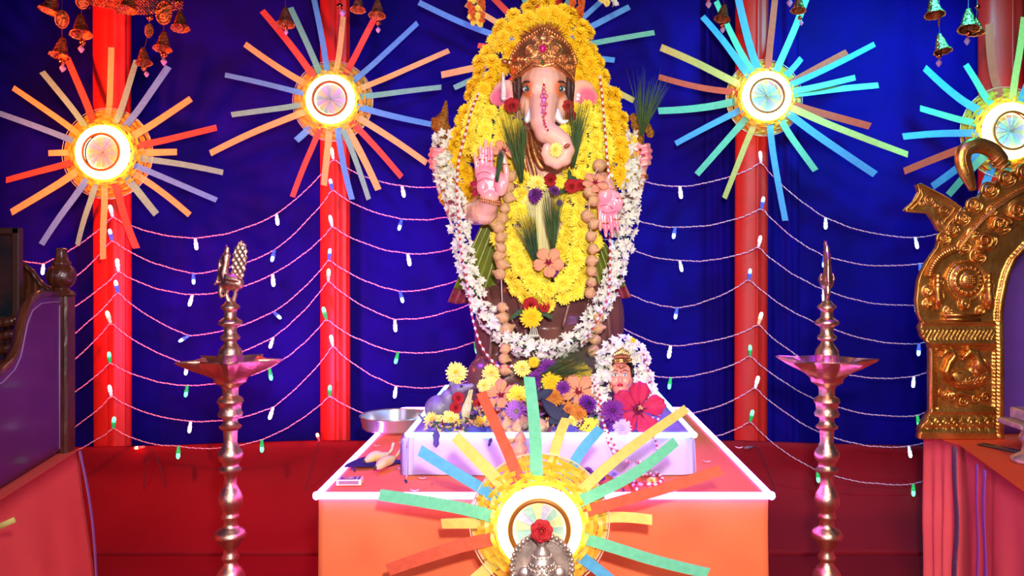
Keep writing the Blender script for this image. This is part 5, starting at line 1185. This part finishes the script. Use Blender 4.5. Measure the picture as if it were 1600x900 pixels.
rowsA = [(214,1676,1690),(222,1650,1690),(240,1628,1690),(262,1595,1690),(270,1575,1690),(290,1545,1690),(320,1512,1690),(340,1492,1690),(350,1484,1688),(354,1480,1655),(362,1474,1635),(372,1466,1617),(387,1462,1602),(405,1449,1586),(425,1438,1577),(440,1433,1573),(470,1430,1567),(490,1433,1565),(502,1438,1565)]
rowsB = [(502,1438,1565),(508,1438,1565),(512,1436,1565),(520,1437,1565),(528,1440,1565),(536,1448,1565),(545,1452,1565),(640,1452,1565),(646,1450,1565),(652,1446,1565),(662,1440,1565),(668,1436,1565),(676,1433,1565),(684,1432,1565)]
def h_base(x, y, u, v):
    if x > 1556: return .020+.002*math.sin(PI*(x-1556)/9)
    if x > 1551: return .014+.005*math.cos(y*2.4)
    if y < 514: return .022 if y < 507 else .012
    if y < 530: return .016+.008*abs(math.sin(x*.5+y*.3))
    if y < 540: return .022+.006*math.sin((y-530)/10*PI)
    if y < 640:
        if x < 1457: return .018
        if x < 1462: return .012+.005*math.cos(y*2.4)
        if y < 546 or y > 634: return .016
        return .004+.002*noise.noise((x*.3, y*.3, 0))
    if y < 646: return .020
    if y < 652: return .014+.006*math.cos(x*2.2)
    if y < 668: return .014+.012*scroll(x, y, [(1450+i*13, 660, 8, 1 if i % 2 else -1) for i in range(9)])
    if y < 672: return .022+.004*math.cos(x*2.2)
    return .030
for mir in (False, True):
    obj('arch_crest', relief(rowsA, h_arch, .03, 1.8, mirror=mir), GA, AR); obj('arch_base', relief(rowsB, h_base, .04, 1.8, mirror=mir), GA, AR)
    mx = (lambda p: Vector((2*P(1690, 0, Y).x-p.x, p.y, p.z))) if mir else (lambda p: p)
    def mm(mb):
        mb.v = [tuple(mx(Vector(p))) for p in mb.v]; return mb
    # side bracket
    poly = [(160,265),(175,263),(215,285),(300,330),(365,375),(345,410),(305,450),(285,490),(262,480),(240,435),(210,397),(110,390),(104,382),(150,340),(172,300)]
    pts = [P(1380+x/3, 200+y/3, Y-.012) for x, y in poly]
    mb = MB(); mb.prism(pts, (0, 1, 0), .03); sb = obj('side_bracket', mm(mb), GA, AR, False)
    mb = MB(); ctr = sum(pts, Vector())/len(pts); inner = [ctr+(p-ctr)*.78 for p in pts]; mb.tube([p+Vector((0, -.003, 0)) for p in inner], .004, 6, closed=True); mb.tube([p+Vector((0, -.002, 0)) for p in pts], .005, 6, closed=True)
    for (x, y, r) in ((215,335,26),(285,385,26),(265,440,16),(180,350,16),(250,360,12)):
        mb.tube([P(1380+(x+r*(1-i/26)*math.cos(i*.55))/3, 200+(y+r*(1-i/26)*math.sin(i*.55))/3, Y-.016) for i in range(24)], [.0045*(1-i/40) for i in range(24)], 6)
    obj('bracket_scrolls', mm(mb), GA, sb, kind='stuff')
    # swan neck hook
    mb = MB(); hk = PS([(1520,298,Y-.01),(1517,287,Y-.01),(1509,268,Y-.01),(1504,248,Y-.01),(1510,233,Y-.01),(1527,227,Y-.01),(1549,234,Y-.01),(1562,248,Y-.01),(1570,262,Y-.01)], 34)
    mb.tube(hk, [U(3+9.5*math.sin(min(1, (i+2)/12)*PI/2)-(2 if i > 30 else 0), Y) for i in range(34)], 14, flat=.7); mb.v = [p for p in mb.v]
    hk_ = obj('swan_neck', mm(mb), GA, AR)
    mb = MB()
    for j in (-1, 0, 1): mb.tube([p+Vector((U(j*4, Y)*.7, -.023+abs(j)*.004, U(j*4, Y)*.7)) for p in hk[6:32]], .0022, 5)
    for yy, r in ((248, 13), (254, 12), (260, 13)):
        c = P(1556+(yy-248)*.9, yy, Y-.01); d = Vector((.6, 0, -.8)); u_ = Vector((.8, 0, .6)); mb.tube([c+u_*U(r, Y)*math.cos(a*PI/8)+Vector((0, -.024, 0))*math.sin(a*PI/8) for a in range(16)], .004, 6, closed=True)
    obj('neck_bands', mm(mb), GA, hk_)
    # round boss medallion
    mb = MB(); rx = Matrix.Rotation(PI/2, 3, 'X'); c = P(1507, 438, Y)
    U_ = lambda n_: U(n_, Y)
    mb.lathe([(U_(32), .0), (U_(32), .018), (U_(29), .024), (U_(27), .016), (U_(26), .016), (U_(24), .028), (U_(16), .036), (U_(14), .030), (U_(12), .040), (U_(9), .046), (U_(3), .048)], c, 48, rx, wob=lambda a, z: 1+(.03*math.cos(a*18) if .02 < z < .034 else 0))
    for i in range(18):
        a = 2*PI*i/18; p = c+Vector((U_(20)*math.cos(a), -.034, U_(20)*math.sin(a))); mb.ell(p, (U_(4.2), .008, U_(2.3)), 8, 6, Matrix.Rotation(-a, 3, 'Y'))
    for i in range(44): a = 2*PI*i/44; mb.ell(c+Vector((U_(30.5)*math.cos(a), -.022, U_(30.5)*math.sin(a))), (.0032,)*3, 6, 4)
    for i in range(5):
        for j in range(5):
            if (i-2)**2+(j-2)**2 < 6: mb.ell(c+Vector((U_((i-2)*3.4), -.047, U_((j-2)*3.4))), (.004, .003, .004), 6, 4)
    obj('boss_medallion', mm(mb), GA, AR)
    mb = MB()     # big raised leaf scrolls with beads along the crest
    for i, (x, y, r, s) in enumerate(SC[:12]):
        mb.tube([P(x+r*.85*(1-j/24)*math.cos(s*j*.5+2.5), y+r*.85*(1-j/24)*math.sin(s*j*.5+2.5), Y-.022-.006*j/22) for j in range(22)], [U_(r*.24)*(1-j/34) for j in range(22)], 7)
    mb2 = [(1496,392),(1505,380),(1516,366),(1530,350),(1546,334),(1566,318),(1590,303),(1620,290),(1655,278),(1690,272)]
    for off in (0, 3.2): mb.tube([p+Vector((0, -.008, U_(off))) for p in PS([(x, y, Y-.014) for x, y in mb2], 40)], .0045, 6)
    for p in PS([(x, y-6, Y-.02) for x, y in mb2], 60): mb.ell(p, (.004,)*3, 6, 4)
    for i in range(16):     # fluted collar on the shoulder
        a = PI*.95-i*.075; x = 1507+46*math.cos(a)*1.05; y = 438-46*math.sin(a)
        mb.tube([P(x, y, Y-.016), P(1507+(x-1507)*1.22, 438+(y-438)*1.22, Y-.014)], [.007, .009], 6)
    obj('crest_scrolls', mm(mb), GA, AR)
    mb = MB()  # columns beside the boss
    for cxx in (1465, 1545):
        tb(mb, [(cxx,432,Y-.02,7),(cxx,440,Y-.02,5),(cxx,446,Y-.02,8),(cxx,455,Y-.02,6),(cxx+1,468,Y-.02,8),(cxx,480,Y-.02,5)], 10)
    mb.lathe([(U_(10), 0), (U_(9), .02), (U_(5), .028), (U_(4), .022), (U_(2), .03)], P(1505, 474, Y), 20, rx)
    for yy in (492, 499): mb.box(P(1503, yy, Y-.016), (U_(28-(yy-492)*.0), .012, U_(2.2)))
    obj('boss_columns', mm(mb), GA, AR)
    # swan relief panel
    mb = MB(); Yb = Y-.016
    e(mb, 1512, 592, Yb, 30, 17, .016); e(mb, 1524, 586, Yb, 18, 16, .015)
    tb(mb, [(1525,580,Yb,10),(1529,566,Yb,9),(1524,553,Yb,8),(1515,550,Yb,7),(1508,556,Yb,4.5),(1504,561,Yb,2.5)]); tb(mb, [(1534,560,Yb,4),(1542,566,Yb,4),(1546,576,Yb,3)])
    tb(mb, [(1486,594,Yb,7),(1478,580,Yb,6),(1484,566,Yb,6),(1492,556,Yb,5.5),(1488,548,Yb,4.5),(1478,549,Yb,4),(1472,556,Yb,3)])
    for (x, y, r, s) in ((1500,588,11,1),(1520,596,10,-1),(1472,612,8,1),(1488,620,9,-1),(1505,626,8,1),(1540,620,8,-1),(1524,622,7,1)):
        mb.tube([P(x+r*(1-j/20)*math.cos(s*j*.55), y+r*(1-j/20)*math.sin(s*j*.55), Yb-.012+(.006 if y > 605 else 0)) for j in range(18)], [U_(2.0)*(1-j/26) for j in range(18)], 6)
    tb(mb, [(1470,618,Yb,3),(1500,614,Yb,3.5),(1545,622,Yb,3)])
    for i in range(7): tb(mb, [(1498+i*6,600-i*.5,Yb-.012,1.6),(1512+i*5,592-i*1.5,Yb-.014,1.2)], 6)
    obj('swan_relief', mm(mb), GA, AR)
# purple velvet throne back inside the arch
mb = MB(); xa, xb = P(1560, 0, 3.52).x, P(1820, 0, 3.52).x
mb.slab(40, 20, lambda u, v: (xa+(xb-xa)*u, 3.51+.006*math.sin(u*19)+.006*noise.noise((u*4, v*4, 0)), .755+.78*v+.14*math.sin(u*PI)*v), (0, .02, 0))
o = obj('velvet_panel', mb, mat('purple_velvet', (96, 50, 150), .7, sheen=.5, c2=(80, 40, 130), vscale=5), base=((xa+xb)/2, 3.52, .755)); tag(o, 'purple velvet panel standing inside the golden arch', 'panel')
# silver stand at the extreme right edge
t = thing('silver_stand', 'silver footed stand cut by the right edge, on the side table', 'stand', (P(1615, 700, 3.0).x, 3.0, .755)); mb = MB(); x = P(1620, 0, 3.0).x
mb.lathe([(.085, .755), (.085, .77), (.05, .79), (.045, .82), (.06, .84), (.05, .86), (.05, .885)], (x, 3.0, 0), 24); obj('foot', mb, SIL, t)
mb = MB(); mb.bbox((x, 3.0, .895), (.10, .08, .010), .004); mb.bbox((x+.03, 3.0, .925), (.09, .07, .02), .004); obj('plate', mb, SIL, t, False)

# ================================================ LEFT WOODEN THRONE ON ITS COVERED TABLE
LT = thing('side_table', 'side table under a salmon pink cloth, at the left edge beneath the wooden throne', 'table', (-2.2, 2.9, 0))
corL = [(-1.80, 3.22), (-3.0, 3.22), (-3.0, 2.2), (-1.585, 2.2)]
PK2 = mat('salmon_cloth', (240, 90, 74), .8, c2=(232, 80, 66), vscale=4, bump=.1, bscale=250)
o = drape('cloth_skirt', corL, .752, PK2, LT, .004, .10)
mb = MB(); mb.prism([Vector((x, y, .750)) for x, y in corL], (0, 0, 1), .004); obj('top_cloth', mb, PK2, LT, False)
a = Vector((-1.80, 3.22, 0)); d = Vector((-1.585+1.80, 2.2-3.22, 0)).normalized()
mb = MB(); mb.slab(3, 20, lambda u, v: a+d*(.002+.025*u)+Vector((.012+.10*v+.012*math.sin(v*5), -.004, .752-.735*v)), (-.003, .001, 0)); obj('cloth_hem', mb, mat('mauve_hem', (150, 100, 160), .7), LT)
for (x, y) in ((-1.95, 3.1), (-2.9, 3.1), (-2.9, 2.35), (-1.8, 2.35)): mb = MB(); mb.box((x, y, .37), (.025, .025, .37)); obj('leg', mb, MATS['plywood'], LT, False)
WD = mat('dark_wood', (96, 48, 24), .35, c2=(66, 30, 16), vscale=10, coat=.5, wave=12); PP = mat('purple_panel', (96, 36, 112), .4, c2=(78, 28, 94), vscale=5, coat=.15)
TH = thing('wooden_throne', 'carved wooden throne with a purple side panel and a turned finial, left edge', 'throne', (-2.0, 2.9, .755))
# side panel in the plane of the table edge (runs away from the camera)
a = Vector((-1.830, 3.16, .756)); dn = Vector((-1.615+1.830, 2.2-3.16, 0)).normalized(); L_ = .98
def sp(s, z, o=0): return a+dn*s+Vector((-dn.y*0, 0, z))+Vector((dn.y, -dn.x, 0))*-o if False else a+dn*s+Vector((0, 0, z))+Vector((-dn.y, dn.x, 0))*o
prof = [(0, .600), (.10, .605), (.22, .605), (.30, .585), (.34, .55), (.37, .50), (.40, .44), (.45, .40), (.55, .37), (.95, .36)]
def ptop(s):
    for (p0_, p1_) in zip(prof, prof[1:]):
        if p0_[0] <= s <= p1_[0]: return p0_[1]+(p1_[1]-p0_[1])*(s-p0_[0])/(p1_[0]-p0_[0])
    return prof[-1][1]
mb = MB(); mb.slab(60, 20, lambda u, v: sp(.95*u, .012+(ptop(.95*u)-.012)*v), (-.03, -.006, 0)); obj('side_panel', mb, PP, TH)
mb = MB(); mb.tube([sp(.95*i/60, ptop(.95*i/60), .0)+Vector((-.012, 0, 0)) for i in range(61)], .016, 8); obj('top_rail', mb, WD, TH)
mb = MB(); mb.tube([sp(.02+.93*i/60, ptop(.02+.93*i/60)-.03, .002) for i in range(61)]+[], .003, 5); mb.tube([sp(.035, .02, .002), sp(.035, .56, .002)], .003, 5); obj('inlay_line', mb, mat('pale_inlay', (160, 120, 170), .4), TH)
pc = sp(-.02, 0); pc.x -= .01
mb = MB(); mb.bbox((pc.x, pc.y, .756+.29), (.038, .034, .31), .008); obj('corner_post', mb, WD, TH, False)
mb = MB(); mb.lathe([(.045, .630-.79), (.05, .64-.79), (.052, .67-.79), (.046, .70-.79), (.035, .715-.79), (.05, .73-.79), (.04, .75-.79)], (pc.x, pc.y, .756), 24)
obj('post_foot', mb, WD, TH)
mb = MB(); mb.lathe([(.050, 1.352), (.046, 1.362), (.030, 1.372), (.028, 1.380), (.044, 1.395), (.052, 1.415), (.052, 1.435), (.044, 1.455), (.030, 1.465), (.034, 1.470), (.034, 1.476), (.026, 1.484), (.020, 1.51), (.022, 1.528), (.010, 1.532)], (pc.x, pc.y, 0), 28); autosmooth(obj('finial', mb, WD, TH), 50)
# curved back board and rounded rail behind
Yb = 3.2
mb = MB(); out = [(-150,400),(-60,392),(10,400),(35,412),(48,422),(58,436),(70,448),(88,455),(95,470),(95,560),(-150,560)]
mb.prism([P(x, y, Yb) for x, y in reversed(out)], (0, 1, 0), .025); obj('back_board', mb, WD, TH, False)
mb = MB(); mb.tube(PS([(-60,392,Yb-.005),(10,400,Yb-.005),(35,412,Yb-.005),(50,426,Yb-.005),(66,446,Yb-.005),(88,455,Yb-.005)], 20), .010, 8); obj('back_rail', mb, WD, TH)
for i, yy in enumerate((505, 525, 546, 568)):   # turned spindles behind the panel
    mb = MB(); tb(mb, [(-60,yy,3.0,6),(-20,yy+1,3.0,9),(5,yy,3.0,7),(18,yy-3,3.0,8),(24,yy-6,3.0,5)], 10); obj('turned_rail', mb, WD, TH)
mb = MB(); mb.slab(10, 10, lambda u, v: P(-140+150*u, 600+150*v, 2.9), (0, .02, 0)); obj('seat_front', mb, PP, TH)
# framed picture at the left edge
PF = thing('framed_picture', 'dark framed picture standing on the wooden throne at the left edge', 'picture frame', P(-60, 500, 3.12)); mb = MB()
x0, x1, y0, y1 = -150, 33, 356, 505; Yp = 3.12
for (xa_, xb_, ya_, yb_) in ((x0, x1, y0, y0+10), (x0, x1, y1-10, y1), (x0, x0+11, y0, y1), (x1-11, x1, y0, y1)):
    p = P(xa_, ya_, Yp); q_ = P(xb_, yb_, Yp); mb.bbox((p+q_)/2, ((q_.x-p.x)/2, .016, (p.z-q_.z)/2), .004)
obj('frame', mb, mat('frame_wood', (70, 42, 26), .35, coat=.3), PF, False)
mb = MB(); p = P(x0+11, y0+10, Yp); q_ = P(x1-11, y1-10, Yp); mb.box((p+q_)/2+Vector((0, .006, 0)), ((q_.x-p.x)/2, .004, (p.z-q_.z)/2)); obj('picture', mb, mat('picture_print', (70, 40, 36), .15, c2=(20, 34, 34), vscale=10, coat=1), PF, False)
# stick end poking in at the lower left
mb = MB(); mb.box(P(5, 820, 2.25), (U(20, 2.25), .003, U(4.5, 2.25)), Matrix.Rotation(-.42, 3, 'Y')); o = obj('cane_strip', mb, COLS['Y'], base=P(5, 820, 2.25)); tag(o, 'loose tan strip end at the lower left edge, before the salmon cloth', 'strip')

# ================================================ HANGING BELLS AND FLOWER STRANDS AT THE TOP
BG = mat('bell_gold', (226, 150, 90), .22, .95, bump=1, bscale=110, c2=(150, 80, 40), vscale=80)
CRY = mat('crystal', (235, 190, 225), .05, trans=.5); BEAD = mat('copper_bead', (224, 120, 70), .12, 1)
mb = MB(); mb.lathe([(.006, .03), (.010, .028), (.013, .02), (.020, .0), (.026, -.022), (.032, -.046), (.043, -.060), (.046, -.066), (.040, -.064), (.028, -.046), (.020, -.02), (.004, .0)][::-1], n=24, wob=lambda q, z: 1+.035*math.sin(q*9+z*160)); BELL = mesh_of('bell', mb, BG)
mb = MB(); mb.ell((0, 0, 0), (.015,)*3, 14, 10); BEADM = mesh_of('bead', mb, BEAD)
mb = MB(); mb.lathe([(.004, .016), (.010, .010), (.015, .002), (.010, -.008), (.001, -.018)], n=8); CRYM = mesh_of('crystal', mb, CRY, False)
mb = MB(); 
for k in range(26): a = 2*PI*k/26; mb.ell((.027*math.cos(a), 0, .040*math.sin(a)), (.005,)*3, 6, 5)
for k in range(16): a = 2*PI*k/16; mb.ell((.015*math.cos(a), 0, .024*math.sin(a)), (.004,)*3, 6, 5)
mb.ell((0, 0, 0), (.023, .004, .036), 16, 8); MEDM = mesh_of('medallion', mb, BG)
def hang(label, px, segs, Y=3.9, tilt=0, yoff=0):
    """segs: list of (kind, py, [dx])"""
    k0 = P(px, segs[0][1], Y); t = thing('bell_hanging', label, 'hanging ornament', (k0.x, Y, 3.05), 'hanging bell ornaments')
    last = P(px+segs[-1][2] if len(segs[-1]) > 2 else px, segs[-1][1], Y)
    pts = [Vector((k0.x, Y, 3.05))]+[P(px+(s[2] if len(s) > 2 else 0), s[1], Y) for s in segs]
    mb = MB(); mb.tube(pts, .0012, 4); obj('thread', mb, DW, t)
    for s in segs:
        p = P(px+(s[2] if len(s) > 2 else 0), s[1], Y); kd = s[0]; a = s[3] if len(s) > 3 else R(-.12, .12); sc = s[4] if len(s) > 4 else 1
        me, nm = {'B': (BELL, 'bell'), 'o': (BEADM, 'bead'), 'c': (CRYM, 'crystal'), 'M': (MEDM, 'medallion')}[kd]
        q = Quaternion((0, 1, 0), a) @ Quaternion((1, 0, 0), -.22 if kd == 'B' else 0)
        if kd == 'M': q = Quaternion((0, 0, 1), s[5] if len(s) > 5 else .3) @ q
        inst(nm, me, p, q, sc, t)
random.seed(111)
hang('bell ornament at far left, cut by the top edge, highest of its cluster', 84, [('B',-2,0,.25,1.05)])
hang('bell ornament with oval medallion, furthest left hanging lowest', 97, [('M',30,0,0,1,.5),('B',68),('o',96),('c',107,1)])
hang('bell ornament left of the far left pillar, with bead and pink crystal', 126, [('M',0,3),('B',33,0,-.15,1.08),('o',66,3),('c',77,1)])
hang('bell ornament just right of the far left pillar, cut by the top edge', 203, [('B',-4,0,.1,1)])
hang('bell ornament with twisted medallion, lowest on the right of the far left pillar', 224, [('o',28,10),('M',48,9,.25,.8,1.2),('B',82,0,-.15,.85),('o',107,1,0,.8),('c',116,5,0,.8)])
hang('bell ornament with big round medallion right of the far left pillar', 256, [('M',20,0,0,1.3,0),('B',58,0,0,.95),('o',86,0),('c',97,0)])
hang('bell ornament rightmost of the left cluster', 281, [('o',4,-3),('B',26,1,-.1,.95)])
hang('bell ornament above the left tip of the orange sunburst', 446, [('B',20,0,-.05,.95),('o',44,0,0,.8),('c',51,1,0,.7)])
hang('bead and crystal drop over the second pillar', 531, [('o',10),('c',21,4)])
hang('bell ornament right of the second pillar, half cut by the top edge', 560, [('B',0,0,0,.8)])
hang('bell ornament with bead touching the tip of the red stick', 590, [('B',7,0,0,.9),('o',36,1,0,.8),('c',47,1,0,.8)])
hang('green tinted bell ornament left of the cyan sunburst', 1128, [('B',14,3,.2,.85),('o',40,1,0,.8),('c',47,1,0,.8)])
hang('crystal drop peeking from the top edge near the pale stick tip', 1106, [('o',-3),('c',7,1)])
hang('crystal drop at the top edge right of the third pillar', 1233, [('c',5,1)])
hang('bell ornament at the top edge right of the tall pale stick', 1248, [('B',1,0,.1,.8),('o',28,2,0,.7),('c',36,4,0,.7)])
hang('silver green bell ornament above the long hanging bell at right', 1458, [('B',3,0,0,1.05)])
hang('long bell ornament hanging lowest near the right sunburst', 1469, [('M',30,-2,0,.7,1.3),('B',62,0,-.1,.95),('o',88,-2,0,.8),('c',99,-2)])
hang('bell ornament left of the far right pillar with bead and blue crystal', 1513, [('B',24,0,.1,1.12),('o',53,0),('c',65,-2)])
hang('small dark bell ornament behind its neighbour at the far right pillar', 1527, [('o',11,0,0,.8),('B',36,-2,0,.8)], 4.0)
# beaded lattice border behind the left bells
mb = MB(); random.seed(112)
for i in range(64):
    for j in range(9):
        x = 140+i*2.3; y = 18-j*5+ (i % 2)*2.2 - 10*math.cos((x-215)/75*PI/2)*(-1) - (6 if x < 180 else 0)
        mb.ell(P(x, y-8, 3.97), (.0052, .004, .0052), 5, 4)
for i in range(20): mb.tube([P(140+i*7.6, 14, 3.97), P(140+i*7.6, -40, 3.97), Vector((P(140+i*7.6, 0, 3.97).x, 3.9, 3.05))], .001, 3)
o = obj('bead_valance', mb, BG, base=P(215, 0, 3.97)); tag(o, 'gold beaded valance crossing the far left pillar at the top edge', 'valance')
# marigold strands near the crown
OM = [chrys('orange_marigold', (236, 120, 20), (214, 92, 10), (200, 80, 10), 14)]
def strand(label, px, ytop, ybot, me, w_, Y=3.7, n=22, sz=6):
    t = thing('flower_strand', label, 'flower strand', (P(px, 0, Y).x, Y, 3.05), 'flower strands hanging from the truss')
    mb = MB(); mb.tube([Vector((P(px, 0, Y).x, 3.9, 3.05)), P(px, ytop-30, Y), P(px, ybot, Y)], .0015, 4); obj('thread', mb, LF, t)
    for k in range(n):
        y = ytop-30+(ybot-ytop+30)*k/(n-1)
        for s in (-1, 1): inst('blossom', random.choice(me), P(px+s*w_*R(.3, 1)*(1 if y < ybot-14 else .7), y+R(-2, 2), Y+R(-.01, .01)), aim((R(-.4, .4)+s*.4, -1, R(-.5, .3)), R(0, 6)), U(sz, Y)*R(.8, 1.15), t)
strand('orange marigold strand at the top left of the crown, yellow at its head', 743, 0, 36, OM+[YP[0]], 10)
strand('small orange marigold strand just right of the left strand', 752, 0, 32, OM, 4, n=12, sz=5)
strand('orange marigold strand at the top right of the crown', 900, 0, 38, OM, 9)
strand('cream and yellow flower strand at the top edge right of the idol', 952, -10, 6, [YC[0], TB[0]], 16, n=8, sz=8)
# laser specks are camera artefacts and are left out
print('objects', len(bpy.data.objects))
